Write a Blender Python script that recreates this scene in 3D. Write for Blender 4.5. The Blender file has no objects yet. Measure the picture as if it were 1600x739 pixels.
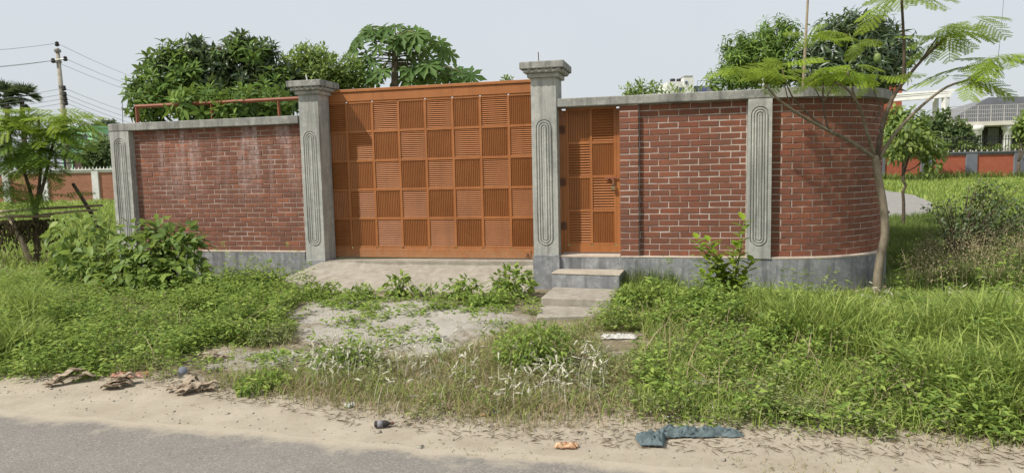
import bpy, math, random
import numpy as np
from mathutils import Vector, Matrix, noise as mnoise
random.seed(11); rng = np.random.default_rng(11)
S = bpy.context.scene; COL = S.collection
# ------------------------------------------------------------------ camera, sky, sun, exposure
F, PITCH, ROLL, EYE = 1079.0, .093, -.0225, Vector((0, 0, 1.7))
fw = Vector((0, math.cos(PITCH), -math.sin(PITCH))); up0 = Vector((0, math.sin(PITCH), math.cos(PITCH))); rt0 = Vector((1, 0, 0))
rt = rt0*math.cos(ROLL) + up0*math.sin(ROLL); up = up0*math.cos(ROLL) - rt0*math.sin(ROLL)
cam = bpy.data.objects.new('camera', bpy.data.cameras.new('camera')); COL.objects.link(cam)
m = Matrix((rt, up, -fw)).transposed().to_4x4(); m.translation = EYE; cam.matrix_world = m
cam.data.sensor_width = 36; cam.data.lens = 36*F/1600; cam.data.clip_start = .05; cam.data.clip_end = 2000
S.camera = cam
SUN = Vector((-1.36, -.70, 1.80)).normalized()
elev = math.asin(SUN.z); azim = math.atan2(SUN.x, SUN.y)
W_ = bpy.data.worlds.new('World'); S.world = W_; W_.use_nodes = True
nt = W_.node_tree; nt.nodes.clear()
sky = nt.nodes.new('ShaderNodeTexSky'); sky.sky_type = 'NISHITA'; sky.sun_disc = False
sky.sun_elevation = elev; sky.sun_rotation = azim; sky.dust_density = 4; sky.air_density = 1.2; sky.ozone_density = 1.5
mixn = nt.nodes.new('ShaderNodeMix'); mixn.data_type = 'RGBA'; mixn.inputs[0].default_value = .82
mixn.inputs[7].default_value = (7.0, 7.5, 8.15, 1)      # bright even haze that fills most of this sky
bg = nt.nodes.new('ShaderNodeBackground'); bg.inputs[1].default_value = .1
wo = nt.nodes.new('ShaderNodeOutputWorld')
tcs = nt.nodes.new('ShaderNodeTexCoord'); nzs = nt.nodes.new('ShaderNodeTexNoise'); nzs.inputs['Scale'].default_value = 1.7; nzs.inputs['Detail'].default_value = 5
rps = nt.nodes.new('ShaderNodeValToRGB'); rps.color_ramp.elements[0].position = .3; rps.color_ramp.elements[1].position = .7
rps.color_ramp.elements[0].color = (.635, .675, .715, 1); rps.color_ramp.elements[1].color = (.70, .735, .765, 1); mls = nt.nodes.new('ShaderNodeMix'); mls.data_type = 'RGBA'; mls.blend_type = 'MULTIPLY'; mls.inputs[0].default_value = 1; mls.inputs[7].default_value = (10, 10, 10, 1)
nt.links.new(tcs.outputs['Generated'], nzs.inputs[0]); nt.links.new(nzs.outputs[0], rps.inputs[0]); nt.links.new(rps.outputs[0], mls.inputs[6]); nt.links.new(mls.outputs[2], mixn.inputs[7])
nt.links.new(sky.outputs[0], mixn.inputs[6]); nt.links.new(mixn.outputs[2], bg.inputs[0]); nt.links.new(bg.outputs[0], wo.inputs[0])
sl = bpy.data.lights.new('sun', 'SUN'); sl.energy = 4.3; sl.angle = math.radians(1.2); sl.color = (1, .945, .86)
so = bpy.data.objects.new('sun', sl); COL.objects.link(so); so.rotation_euler = SUN.to_track_quat('Z', 'Y').to_euler(); so.location = (-8, -4, 12)
S.view_settings.view_transform = 'Standard'; S.view_settings.look = 'None'; S.view_settings.exposure = .2; S.view_settings.gamma = 1
S.render.engine = 'CYCLES'; S.cycles.max_bounces = 6; S.cycles.transparent_max_bounces = 6

# ------------------------------------------------------------------ surveying: a sight line through a photo point meets a height or a depth
def ray(px, py): return fw + rt*((px-800)/F) + up*((369.5-py)/F)
def G(px, py, z=0.0):
    d = ray(px, py); return EYE + d*((z-EYE.z)/d.z)
def W(px, py, Y):
    d = ray(px, py); return EYE + d*(Y/d.y)

# ------------------------------------------------------------------ materials
def N(t, typ, **kw):
    n = t.nodes.new(typ)
    for k, v in kw.items(): setattr(n, k, v)
    return n
def noise(t, pos, scale, detail=4, rough=.6, stretch=None):
    n = N(t, 'ShaderNodeTexNoise'); n.inputs['Scale'].default_value = scale; n.inputs['Detail'].default_value = detail; n.inputs['Roughness'].default_value = rough
    if stretch:
        mp = N(t, 'ShaderNodeMapping'); mp.inputs['Scale'].default_value = stretch; t.links.new(pos, mp.inputs[0]); t.links.new(mp.outputs[0], n.inputs[0])
    else: t.links.new(pos, n.inputs[0])
    return n.outputs[0]
def ramp(t, fac, stops):
    r = N(t, 'ShaderNodeValToRGB'); e = r.color_ramp.elements
    while len(e) < len(stops): e.new(.5)
    for i, (p, c) in enumerate(stops):
        e[i].position = p; e[i].color = (c, c, c, 1) if isinstance(c, (int, float)) else (*c, 1)
    t.links.new(fac, r.inputs[0]); return r.outputs[0]
def mix(t, fac, a, b, mode='MIX'):
    n = N(t, 'ShaderNodeMix', data_type='RGBA', blend_type=mode)
    for i, v in ((0, fac), (6, a), (7, b)):
        if hasattr(v, 'links'): t.links.new(v, n.inputs[i])
        elif i == 0: n.inputs[0].default_value = v
        else: n.inputs[i].default_value = (*v, 1)
    return n.outputs[2]
def mathn(t, op, a, b=0):
    n = N(t, 'ShaderNodeMath', operation=op)
    for i, v in ((0, a), (1, b)):
        if hasattr(v, 'links'): t.links.new(v, n.inputs[i])
        else: n.inputs[i].default_value = v
    return n.outputs[0]
def new(name):
    mt = bpy.data.materials.new(name); mt.use_nodes = True; t = mt.node_tree; t.nodes.clear()
    b = N(t, 'ShaderNodeBsdfPrincipled'); o = N(t, 'ShaderNodeOutputMaterial'); t.links.new(b.outputs[0], o.inputs[0])
    g = N(t, 'ShaderNodeNewGeometry'); return mt, t, b, g, o
def bump(t, b, h, strength, dist=.01):
    n = N(t, 'ShaderNodeBump'); n.inputs['Strength'].default_value = strength; n.inputs['Distance'].default_value = dist
    t.links.new(h, n.inputs['Height']); t.links.new(n.outputs[0], b.inputs['Normal'])
def plain(name, c1, c2=None, scale=6, rough=.8, bmp=.3, bscale=90, metal=0, spec=.3, contrast=(.35, .65), stretch=None):
    mt, t, b, g, o = new(name); pos = g.outputs['Position']
    c2 = c2 or tuple(x*.75 for x in c1)
    f = ramp(t, noise(t, pos, scale, 6, .65, stretch), [(contrast[0], 0.0), (contrast[1], 1.0)])
    t.links.new(mix(t, f, c2, c1), b.inputs['Base Color'])
    b.inputs['Roughness'].default_value = rough; b.inputs['Metallic'].default_value = metal; b.inputs['Specular IOR Level'].default_value = spec
    if bmp: bump(t, b, noise(t, pos, bscale, 5, .7), bmp, .006)
    return mt
def leafmat(name, cols, trans=.35, rough=.45, spec=.35, obj=False):
    mt, t, b, g, o = new(name)
    if obj:
        oi = N(t, 'ShaderNodeObjectInfo'); r = mathn(t, 'ADD', mathn(t, 'MULTIPLY', oi.outputs['Random'], .5), mathn(t, 'MULTIPLY', g.outputs['Random Per Island'], .5))
    else: r = g.outputs['Random Per Island']
    n = len(cols); c = ramp(t, r, [(i/(n-1)*.9+.05, k) for i, k in enumerate(cols)])
    c = mix(t, mathn(t, 'MULTIPLY', noise(t, g.outputs['Position'], 2.2, 3), .55), c, mix(t, .5, c, (.05, .08, .015)))
    t.links.new(c, b.inputs['Base Color']); b.inputs['Roughness'].default_value = rough; b.inputs['Specular IOR Level'].default_value = spec
    tr = N(t, 'ShaderNodeBsdfTranslucent'); t.links.new(mix(t, .5, c, (.34, .43, .09)), tr.inputs[0])
    ms = N(t, 'ShaderNodeMixShader'); ms.inputs[0].default_value = trans
    t.links.new(b.outputs[0], ms.inputs[1]); t.links.new(tr.outputs[0], ms.inputs[2]); t.links.new(ms.outputs[0], o.inputs[0])
    return mt
def brickmat(name, cols, efflo=0.0, dirt=(.13, .075, .055)):
    mt, t, b, g, o = new(name); pos = g.outputs['Position']
    oi = N(t, 'ShaderNodeObjectInfo')
    r = mathn(t, 'FRACT', mathn(t, 'ADD', oi.outputs['Random'], g.outputs['Random Per Island']))
    c = ramp(t, r, [(i/(len(cols)-1)*.94+.03, k) for i, k in enumerate(cols)])
    c = mix(t, ramp(t, noise(t, pos, 14, 6, .7), [(.38, .55), (.62, 0.0)]), c, dirt)
    c = mix(t, ramp(t, noise(t, pos, 1.3, 4, .6), [(.4, .3), (.65, 0.0)]), c, tuple(x*.6 for x in dirt))
    if efflo:
        sx = N(t, 'ShaderNodeSeparateXYZ'); t.links.new(pos, sx.inputs[0])
        hgt = ramp(t, mathn(t, 'DIVIDE', sx.outputs[2], 3), [(.42, 0.0), (.62, .65), (.82, 1.0)])
        st = ramp(t, noise(t, pos, 1, 5, .6, (4.0, 4.0, .5)), [(.50, 0.0), (.62, 1.0)])
        sp = ramp(t, noise(t, pos, 22, 5, .7), [(.35, .15), (.65, 1.0)])
        c = mix(t, mathn(t, 'MULTIPLY', mathn(t, 'MULTIPLY', mathn(t, 'MULTIPLY', st, hgt), sp), efflo), c, (.50, .41, .39))
    t.links.new(c, b.inputs['Base Color']); b.inputs['Roughness'].default_value = .8; b.inputs['Specular IOR Level'].default_value = .3
    bump(t, b, noise(t, pos, 130, 5, .7), .35, .006); return mt
def concrete(name, base, dark, light, streak=True, rough=.9):
    mt, t, b, g, o = new(name); pos = g.outputs['Position']
    c = mix(t, ramp(t, noise(t, pos, 2.3, 6, .7), [(.35, 0.0), (.65, 1.0)]), dark, base)
    c = mix(t, ramp(t, noise(t, pos, 9, 6, .75), [(.47, 0.0), (.66, .75)]), c, light)
    if streak: c = mix(t, ramp(t, noise(t, pos, 1, 5, .6, (9, 9, .7)), [(.48, 0.0), (.68, .75)]), c, tuple(x*.5 for x in dark))
    c = mix(t, ramp(t, noise(t, pos, 60, 3, .7), [(.5, 0.0), (.8, .45)]), c, tuple(x*.5 for x in base))
    t.links.new(c, b.inputs['Base Color']); b.inputs['Roughness'].default_value = rough; b.inputs['Specular IOR Level'].default_value = .25
    bump(t, b, mix(t, .5, noise(t, pos, 40, 6, .75), noise(t, pos, 160, 3, .7)), .5, .008); return mt

M = {}
M['pillar'] = concrete('pillar_concrete', (.42, .42, .385), (.31, .315, .29), (.50, .50, .455))
M['coping'] = concrete('coping_concrete', (.31, .31, .28), (.19, .19, .175), (.41, .405, .37))
M['plinth'] = concrete('plinth_grey_paint', (.27, .277, .285), (.17, .177, .188), (.42, .42, .41))
M['ledge'] = concrete('ledge_mortar', (.52, .43, .35), (.40, .34, .28), (.6, .52, .44), streak=False)
M['lane'] = concrete('lane_surface', (.26, .25, .23), (.21, .20, .185), (.31, .295, .27), streak=False)
M['tread'] = concrete('tread_mortar', (.43, .37, .30), (.30, .265, .21), (.5, .45, .37), streak=False)
M['slab'] = concrete('slab_concrete', (.34, .31, .255), (.24, .215, .175), (.42, .385, .325), streak=False)
M['brick_left'] = brickmat('brick_weathered_red', [(0.195, 0.073, 0.045), (0.235, 0.091, 0.054), (0.262, 0.099, 0.057), (0.202, 0.083, 0.051), (0.336, 0.120, 0.062)], .8)
M['brick_right'] = brickmat('brick_dark_red', [(0.208, 0.068, 0.039), (0.242, 0.083, 0.045), (0.276, 0.097, 0.052), (0.222, 0.079, 0.046), (0.249, 0.076, 0.041)], 0)
M['mortar_left'] = plain('mortar_buff', (.46, .36, .31), (.22, .145, .115), 5, .9, .5)
M['mortar_right'] = plain('mortar_pale', (.54, .48, .42), (.31, .255, .22), 5, .9, .5)
M['gate_plain'] = plain('orange_gate_paint', (.36, .135, .046), (.30, .108, .036), 2.2, .5, .06, 60, 0, .4)
def gatemat(name, c1, c2):
    mt, t, b, g, o = new(name); pos = g.outputs['Position']; sx = N(t, 'ShaderNodeSeparateXYZ'); t.links.new(pos, sx.inputs[0])
    c = mix(t, ramp(t, noise(t, pos, 2.2, 6, .7), [(.35, 0.0), (.65, 1.0)]), c2, c1)
    c = mix(t, ramp(t, noise(t, pos, 1, 5, .7, (14, 14, .8)), [(.5, 0.0), (.75, .45)]), c, tuple(x*.62 for x in c2))
    c = mix(t, ramp(t, noise(t, pos, 28, 5, .8), [(.58, 0.0), (.74, .5)]), c, (.42, .24, .13))
    low = mathn(t, 'SUBTRACT', 1, mathn(t, 'DIVIDE', mathn(t, 'SUBTRACT', sx.outputs[2], .40), .42))
    c = mix(t, ramp(t, mathn(t, 'MULTIPLY', low, noise(t, pos, 9, 6, .8)), [(.25, 0.0), (.7, .65)]), c, (.36, .27, .18))
    t.links.new(c, b.inputs['Base Color']); b.inputs['Roughness'].default_value = .5; b.inputs['Specular IOR Level'].default_value = .35
    bump(t, b, noise(t, pos, 7, 4, .6), .12, .01); return mt
M['gate'] = gatemat('orange_gate_paint_weathered', (.365, .138, .042), (.30, .108, .031))
M['gate_shaded'] = plain('orange_gate_sheet_shaded', (.26, .094, .028), (.22, .078, .023), 3, .5, .05, 60, 0, .3)  # same gate paint, darkened to stand for shade behind the slats
M['rail'] = plain('rail_brown_paint', (.28, .10, .05), (.19, .07, .04), 8, .5, .1)
M['steel'] = plain('dull_steel', (.28, .27, .25), (.16, .15, .13), 20, .45, .1, 80, .6, .5)
M['brass'] = plain('worn_brass', (.38, .30, .15), (.22, .17, .09), 20, .4, .1, 80, .7, .5)
M['steel_pale'] = plain('pale_steel', (.45, .44, .42), (.35, .34, .33), 5, .5, 0)
M['rust'] = plain('rusty_iron', (.16, .07, .035), (.09, .045, .03), 30, .8, .3)
M['bark'] = plain('pale_bark', (.23, .195, .14), (.11, .09, .062), 14, .9, .6, 60, stretch=(1, 1, .4))
M['bark_dark'] = plain('dark_bark', (.13, .10, .07), (.07, .055, .04), 14, .9, .6, 60)
M['twig'] = plain('green_twig', (.16, .17, .06), (.09, .10, .04), 10, .8, .2)
M['bamboo'] = plain('dry_bamboo', (.36, .30, .20), (.20, .16, .10), 9, .8, .3)
M['white'] = plain('white_paint', (.72, .72, .70), (.58, .58, .55), 2, .7, .1)
M['cream'] = plain('cream_render', (.66, .63, .56), (.55, .52, .46), 1.2, .8, .1)
M['mint'] = plain('mint_green_paint', (.34, .62, .40), (.29, .54, .35), .6, .8, .05)
M['glass'] = plain('window_glass', (.10, .12, .30), (.06, .07, .2), 2, .15, 0, spec=.6)
M['black'] = plain('black_iron', (.02, .02, .02), (.03, .03, .03), 5, .5, 0)
M['dark'] = plain('dark_and_recess_shade', (.05, .045, .04), (.035, .03, .03), 2, .9, 0)  # near-black for dark parts and for painted shade in the house recess
M['rooftile'] = plain('grey_roof_tile', (.20, .205, .215), (.14, .145, .155), 3, .6, .1)
M['greypaint'] = plain('grey_paint', (.19, .205, .235), (.155, .165, .19), 1, .8, .1)
M['cable'] = plain('cable_grey', (.22, .22, .23), (.17, .17, .18), 2, .7, 0)
M['dryhusk'] = plain('dry_husk', (.40, .33, .24), (.13, .09, .062), 12, .9, .4, 60, stretch=(1, 3, 1))
M['cloth'] = plain('blue_grey_cloth', (.135, .175, .18), (.065, .09, .095), 14, .95, .5, 200)
M['plastic'] = plain('white_plastic', (.56, .55, .52), (.36, .34, .31), 18, .5, .1)
M['orange_plastic'] = plain('orange_plastic', (.42, .19, .10), (.20, .12, .11), 18, .5, .1)
M['blue_plastic'] = plain('blue_plastic', (.05, .075, .14), (.03, .04, .07), 18, .35, .1, spec=.5)
M['gold_foil'] = plain('gold_foil', (.55, .40, .25), (.36, .13, .05), 35, .45, .2, metal=.1)
M['fruit'] = plain('green_mango_skin', (.16, .22, .06), (.11, .16, .05), 6, .5, .05)
M['plume'] = plain('white_seed_plume', (.66, .64, .52), (.54, .52, .41), 20, .9, 0)
M['seed'] = plain('tan_seed_head', (.40, .34, .20), (.28, .24, .13), 20, .9, 0)
M['yellow'] = plain('yellow_petal', (.7, .40, .05), (.6, .3, .04), 20, .7, 0)
# leaf paints
L_ = {}
L_['mango'] = leafmat('mango_leaf', [(.05, .09, .03), (.085, .15, .038), (.13, .23, .045), (.22, .33, .06), (.10, .17, .04)], .28, .55, .18, obj=True)
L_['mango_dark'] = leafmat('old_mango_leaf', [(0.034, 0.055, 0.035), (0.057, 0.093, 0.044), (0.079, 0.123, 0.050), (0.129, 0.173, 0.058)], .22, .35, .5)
L_['guava'] = leafmat('light_tree_leaf', [(0.117, 0.182, 0.053), (0.215, 0.303, 0.072), (0.311, 0.409, 0.096), (0.175, 0.257, 0.072)], .4)
L_['papaya'] = leafmat('papaya_leaf', [(.05, .10, .035), (.08, .16, .045), (.13, .22, .055), (.065, .13, .04)], .32, .55, .18, obj=True)
L_['feather'] = leafmat('feathery_leaflet', [(.17, .27, .025), (.24, .36, .03), (.34, .45, .04), (.21, .32, .03)], .45, .6, .2, obj=True)
L_['feather_dark'] = leafmat('feathery_leaflet_deep', [(.07, .135, .025), (.12, .21, .03), (.18, .28, .035)], .4, .6, .2, obj=True)
L_['broad'] = leafmat('broad_bush_leaf', [(0.092, 0.151, 0.050), (0.157, 0.244, 0.063), (0.258, 0.359, 0.080), (0.369, 0.445, 0.091)], .4, .5, .3, obj=True)
L_['herb'] = leafmat('herb_leaf', [(0.122, 0.195, 0.049), (0.207, 0.317, 0.067), (0.305, 0.415, 0.085), (0.378, 0.476, 0.110)], .4, .6, .2)
L_['herb_olive'] = leafmat('herb_leaf_olive', [(0.171, 0.192, 0.096), (0.268, 0.304, 0.125), (0.382, 0.416, 0.152), (0.287, 0.272, 0.167)], .35, .7, .2)
L_['grass'] = leafmat('grass_blade', [(0.161, 0.230, 0.052), (0.253, 0.345, 0.069), (0.345, 0.437, 0.092), (0.437, 0.506, 0.149), (0.230, 0.322, 0.069)], .4, .55, .25)
L_['grass_dark'] = leafmat('grass_blade_dark', [(0.092, 0.142, 0.045), (0.156, 0.214, 0.057), (0.220, 0.285, 0.068)], .4, .6, .2)  # darker, lusher green blades
L_['grass_dry'] = leafmat('grass_blade_dry', [(0.224, 0.234, 0.088), (0.327, 0.298, 0.138), (0.517, 0.369, 0.274), (0.275, 0.284, 0.097), (0.585, 0.412, 0.332)], .3, .8, .1)
L_['shrub_dark'] = leafmat('dark_shrub_leaf', [(.042, .068, .03), (.07, .105, .04), (.115, .155, .06), (.06, .085, .038)], .22, .45, .4)
L_['far'] = leafmat('far_foliage_leaf', [(0.060, 0.100, 0.046), (0.102, 0.153, 0.063), (0.171, 0.219, 0.084)], .3, .6, .2)
L_['thin'] = leafmat('thin_tree_leaf', [(0.102, 0.160, 0.053), (0.205, 0.279, 0.074), (0.290, 0.359, 0.084)], .42, .5, .3)
L_['palm'] = leafmat('palm_leaf', [(0.066, 0.091, 0.081), (0.099, 0.131, 0.108), (0.132, 0.160, 0.126)], .2, .6, .2)
L_['hang'] = leafmat('dried_vine_leaf', [(0.039, 0.028, 0.020), (0.066, 0.045, 0.030), (0.121, 0.085, 0.050)], .15, .8, .2)

# ------------------------------------------------------------------ object helpers
def thing(name, label, cat, loc=(0, 0, 0), rz=0, group=None):
    o = bpy.data.objects.new(name, None); COL.objects.link(o); o.location = loc; o.rotation_euler = (0, 0, rz); o.empty_display_size = .2
    o['label'] = label; o['category'] = cat; o['kind'] = 'thing'
    if group: o['group'] = group
    return o
def link(name, me, mt, parent=None, loc=None, kind=None):
    o = bpy.data.objects.new(name, me); COL.objects.link(o)
    if mt and not me.materials: me.materials.append(mt)
    if parent: o.parent = parent
    if loc is not None: o.location = loc
    if kind: o['kind'] = kind
    return o
def tag(o, label, cat, group=None):
    o['label'] = label; o['category'] = cat
    if group: o['group'] = group
    return o
class MB:
    def __init__(s): s.v = []; s.f = []
    def add(s, vs, fs):
        k = len(s.v); s.v += [tuple(v) for v in vs]; s.f += [tuple(i+k for i in f) for f in fs]
    def box(s, x0, x1, y0, y1, z0, z1, mtx=None):
        vs = [Vector(p) for p in ((x0,y0,z0),(x1,y0,z0),(x1,y1,z0),(x0,y1,z0),(x0,y0,z1),(x1,y0,z1),(x1,y1,z1),(x0,y1,z1))]
        if mtx: vs = [mtx @ v for v in vs]
        s.add(vs, [(3,2,1,0),(4,5,6,7),(0,1,5,4),(1,2,6,5),(2,3,7,6),(3,0,4,7)])
    def tube(s, pts, rad, n=7, cap=True):
        pts = [Vector(p) for p in pts]; k = len(pts)
        if not hasattr(rad, '__len__'): rad = [rad]*k
        elif len(rad) == 2 and k > 2: rad = [rad[0]+(rad[1]-rad[0])*i/(k-1) for i in range(k)]
        vs = []; prev = None
        for i, p in enumerate(pts):
            t = (pts[min(i+1, k-1)]-pts[max(i-1, 0)]).normalized()
            a = prev if prev is not None else (Vector((1, 0, 0)) if abs(t.x) < .8 else Vector((0, 1, 0)))
            a = (a - t*a.dot(t)).normalized(); b = t.cross(a); prev = a
            for j in range(n):
                q = 2*math.pi*j/n; vs.append(p + (a*math.cos(q)+b*math.sin(q))*rad[i])
        fs = [(i*n+j, i*n+(j+1) % n, (i+1)*n+(j+1) % n, (i+1)*n+j) for i in range(k-1) for j in range(n)]
        if cap: fs += [tuple(range(n))[::-1], tuple(range((k-1)*n, k*n))]
        s.add(vs, fs)
    def prism(s, poly, z0, z1):
        n = len(poly); zt = z1 if hasattr(z1, '__len__') else [z1]*n; zb = z0 if hasattr(z0, '__len__') else [z0]*n
        s.add([(p[0], p[1], zb[i]) for i, p in enumerate(poly)]+[(p[0], p[1], zt[i]) for i, p in enumerate(poly)],
              [tuple(range(n))[::-1], tuple(range(n, 2*n))]+[(i, (i+1) % n, n+(i+1) % n, n+i) for i in range(n)])
    def lathe(s, prof, n=12, c=(0, 0, 0)):
        c = Vector(c); k = len(prof)
        vs = [c+Vector((r*math.cos(2*math.pi*j/n), r*math.sin(2*math.pi*j/n), z)) for r, z in prof for j in range(n)]
        s.add(vs, [(i*n+j, i*n+(j+1) % n, (i+1)*n+(j+1) % n, (i+1)*n+j) for i in range(k-1) for j in range(n)]+[tuple(range(n))[::-1], tuple(range((k-1)*n, k*n))])
    def mesh(s, name): me = bpy.data.meshes.new(name); me.from_pydata(s.v, [], s.f); me.update(); return me
    def build(s, name, mt, parent=None, smooth=False, bevel=0, off=None, kind=None, loc=None):
        if off is not None: s.v = [(x-off[0], y-off[1], z-off[2]) for x, y, z in s.v]
        me = s.mesh(name)
        if smooth: me.polygons.foreach_set('use_smooth', [True]*len(me.polygons))
        o = link(name, me, mt, parent, loc, kind)
        if bevel:
            b = o.modifiers.new('bevel', 'BEVEL'); b.width = bevel; b.segments = 2; b.limit_method = 'ANGLE'
        return o
def npmesh(name, V, T, mt, parent=None, off=None, kind=None, smooth=False):
    V = np.asarray(V, dtype=np.float32).reshape(-1, 3)
    if off is not None: V = V - np.array(off, dtype=np.float32)
    T = np.asarray(T, dtype=np.int32).reshape(-1, 3); n = len(T)
    me = bpy.data.meshes.new(name); me.vertices.add(len(V)); me.vertices.foreach_set('co', V.ravel())
    me.loops.add(3*n); me.loops.foreach_set('vertex_index', T.ravel())
    me.polygons.add(n); me.polygons.foreach_set('loop_start', np.arange(0, 3*n, 3, dtype=np.int32))
    if smooth: me.polygons.foreach_set('use_smooth', np.ones(n, dtype=bool))
    me.update(calc_edges=True)
    return link(name, me, mt, parent, None, kind)
def unit(a): return a/np.maximum(np.linalg.norm(a, axis=-1, keepdims=True), 1e-9)
def rep(T, n, nv): return (np.arange(n)[:, None, None]*nv + np.asarray(T)[None]).reshape(-1, 3)
def join(parts):
    V = []; T = []; k = 0
    for v, t in parts:
        v = np.asarray(v).reshape(-1, 3); V.append(v); T.append(np.asarray(t)+k); k += len(v)
    return np.concatenate(V), np.concatenate(T)
LT = [(0,1,5),(0,5,2),(1,3,6),(1,6,5),(5,6,4),(5,4,2),(3,7,6),(6,7,4)]
def leaves(P, D, U, Ln, Wd, fold=.18, droop=.25):
    """one bent, folded leaf per row: base P, direction D, up hint U, length, width"""
    P = np.asarray(P, float); D = unit(np.asarray(D, float)); n = len(P)
    Sd = unit(np.cross(D, U)); Nn = np.cross(Sd, D); Ln = np.broadcast_to(Ln, (n,))[:, None]; Wd = np.broadcast_to(Wd, (n,))[:, None]
    dr = np.broadcast_to(droop, (n,))[:, None]
    at = lambda t: P + D*Ln*t - Nn*Ln*dr*t*t
    m1 = at(.33); m2 = at(.68); h = Nn*Wd*fold
    V = np.stack([P, m1+Sd*Wd*.5+h, m1-Sd*Wd*.5+h, m2+Sd*Wd*.38+h, m2-Sd*Wd*.38+h, m1, m2, at(1.0)], 1)
    return V.reshape(-1, 3), rep(LT, n, 8)
def leaves4(P, D, U, Ln, Wd, fold=.15):
    P = np.asarray(P, float); D = unit(np.asarray(D, float)); n = len(P)
    Sd = unit(np.cross(D, U)); Nn = np.cross(Sd, D); Ln = np.broadcast_to(Ln, (n,))[:, None]; Wd = np.broadcast_to(Wd, (n,))[:, None]
    m = P + D*Ln*.45
    V = np.stack([P, m+Sd*Wd*.5+Nn*Wd*fold, P+D*Ln-Nn*Ln*.12, m-Sd*Wd*.5+Nn*Wd*fold], 1)
    return V.reshape(-1, 3), rep([(0,1,2),(0,2,3)], n, 4)
def blades(P, H, Wd, lean, az=None):
    P = np.asarray(P, float); n = len(P); H = np.broadcast_to(H, (n,)); Wd = np.broadcast_to(Wd, (n,)); lean = np.broadcast_to(lean, (n,))
    if az is None: az = rng.uniform(0, 2*np.pi, n)
    dh = np.stack([np.cos(az), np.sin(az), np.zeros(n)], 1); tw = az+rng.uniform(-.9, .9, n)+np.pi/2
    sd = np.stack([np.cos(tw), np.sin(tw), np.zeros(n)], 1)
    lv = []
    for t, w in ((0, .8), (.4, 1), (.75, .7)):
        c = P + dh*(lean*H*t*t)[:, None] + np.array([0, 0, 1.])*(H*(t-.38*np.minimum(lean, 1.3)*t**2.4))[:, None]
        lv += [c-sd*(Wd*w*.5)[:, None], c+sd*(Wd*w*.5)[:, None]]
    c = P + dh*(lean*H)[:, None] + np.array([0, 0, 1.])*(H*(1-.38*np.minimum(lean, 1.3)))[:, None]
    V = np.stack(lv+[c], 1)
    return V.reshape(-1, 3), rep([(0,1,3),(0,3,2),(2,3,5),(2,5,4),(4,5,6)], n, 7)
def basis(d, spin):
    """(n,3,3) rotations that carry z onto d"""
    d = unit(d); a = np.where(np.abs(d[:, 2:3]) < .9, np.array([[0, 0, 1.]]), np.array([[1., 0, 0]]))
    x = unit(np.cross(a, d)); y = np.cross(d, x); c, s = np.cos(spin)[:, None], np.sin(spin)[:, None]
    return np.stack([x*c+y*s, y*c-x*s, d], 2)
def scatter(tmpl, P, R, sc):
    parts = []; pick = rng.integers(0, len(tmpl), len(P))
    for k, (v, t) in enumerate(tmpl):
        i = np.where(pick == k)[0]
        if len(i): parts.append((np.einsum('nij,vj->nvi', R[i], v)*sc[i][:, None, None]+P[i][:, None, :], rep(t, len(i), len(v))))
    return join(parts)
def whorl(n, L0, L1, ratio, lo=-.6, hi=.9, stem=.1, droop=.35):
    az = np.arange(n)*2.4+rng.uniform(-.3, .3, n); el = np.linspace(lo, hi, n)+rng.uniform(-.2, .2, n)
    D = np.stack([np.cos(az)*np.cos(el), np.sin(az)*np.cos(el), np.sin(el)], 1)
    P = np.stack([np.zeros(n), np.zeros(n), np.linspace(-stem, stem, n)], 1) + D*.02
    Ln = rng.uniform(L0, L1, n)
    return leaves(P, D, np.array([[0, 0, 1.]]), Ln, Ln*ratio, .16, rng.uniform(droop*.3, droop*1.5, n))
def lobes_points(lobes, n, inner=.55):
    """points in ellipsoids (centre, radii) thinned towards the middle, with outward directions"""
    vol = np.array([l[1][0]*l[1][1]*l[1][2] for l in lobes])**.75; vol /= vol.sum()
    k = rng.choice(len(lobes), n, p=vol); c = np.array([tuple(l[0]) for l in lobes])[k]; r = np.array([l[1] for l in lobes])[k]
    d = unit(rng.normal(size=(n, 3))); s = 1-(rng.uniform(0, 1, n)**2.2)*inner
    return c+d*r*s[:, None], unit(d/r)
def lobe(px, py, Y, rx, ry, depth=None):
    s = Y/F; return (W(px, py, Y), (rx*s, depth or rx*s*.8, ry*s))
def limb(mb, pts, r0, r1, n=6):
    pts = [Vector(p) for p in pts]; out = []
    for i in range(len(pts)-1):
        a = pts[max(i-1, 0)]; b = pts[i]; c = pts[i+1]; d = pts[min(i+2, len(pts)-1)]
        for k in range(3):
            t = k/3; out.append(.5*((2*b)+(c-a)*t+(2*a-5*b+4*c-d)*t*t+(3*b-a-3*c+d)*t**3))
    out.append(pts[-1]); mb.tube(out, (r0, r1), n)
def inpoly(x, y, poly):
    r = np.zeros(x.shape, bool); n = len(poly); j = n-1
    for i in range(n):
        xi, yi = poly[i]; xj, yj = poly[j]
        c = ((yi > y) != (yj > y)) & (x < (xj-xi)*(y-yi)/(yj-yi+1e-12)+xi); r ^= c; j = i
    return r
def gpoly(pts, z=.05): return [tuple(G(px, py, z)[:2]) for px, py in pts]
def ss(a, b, x): t = np.clip((x-a)/(b-a), 0, 1); return t*t*(3-2*t)
def height(x, y):
    x = np.asarray(x, float); y = np.asarray(y, float)
    d = (y-(3.93-.27*x))*.965
    w = np.sin(x*2.1+y*1.3)+np.sin(x*4.7-y*3.1+1)*.6+np.sin(x*9.3+y*8.1)*.3
    near = ss(.3, 1.2, d)*(1-ss(60, 90, np.hypot(x, y)))
    return .03*ss(.2, 1.0, d)+.08*ss(1.0, 4.6, d)+.24*ss(6, 16, d)+near*w*.011
def hz(x, y): return float(height(x, y))
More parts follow.
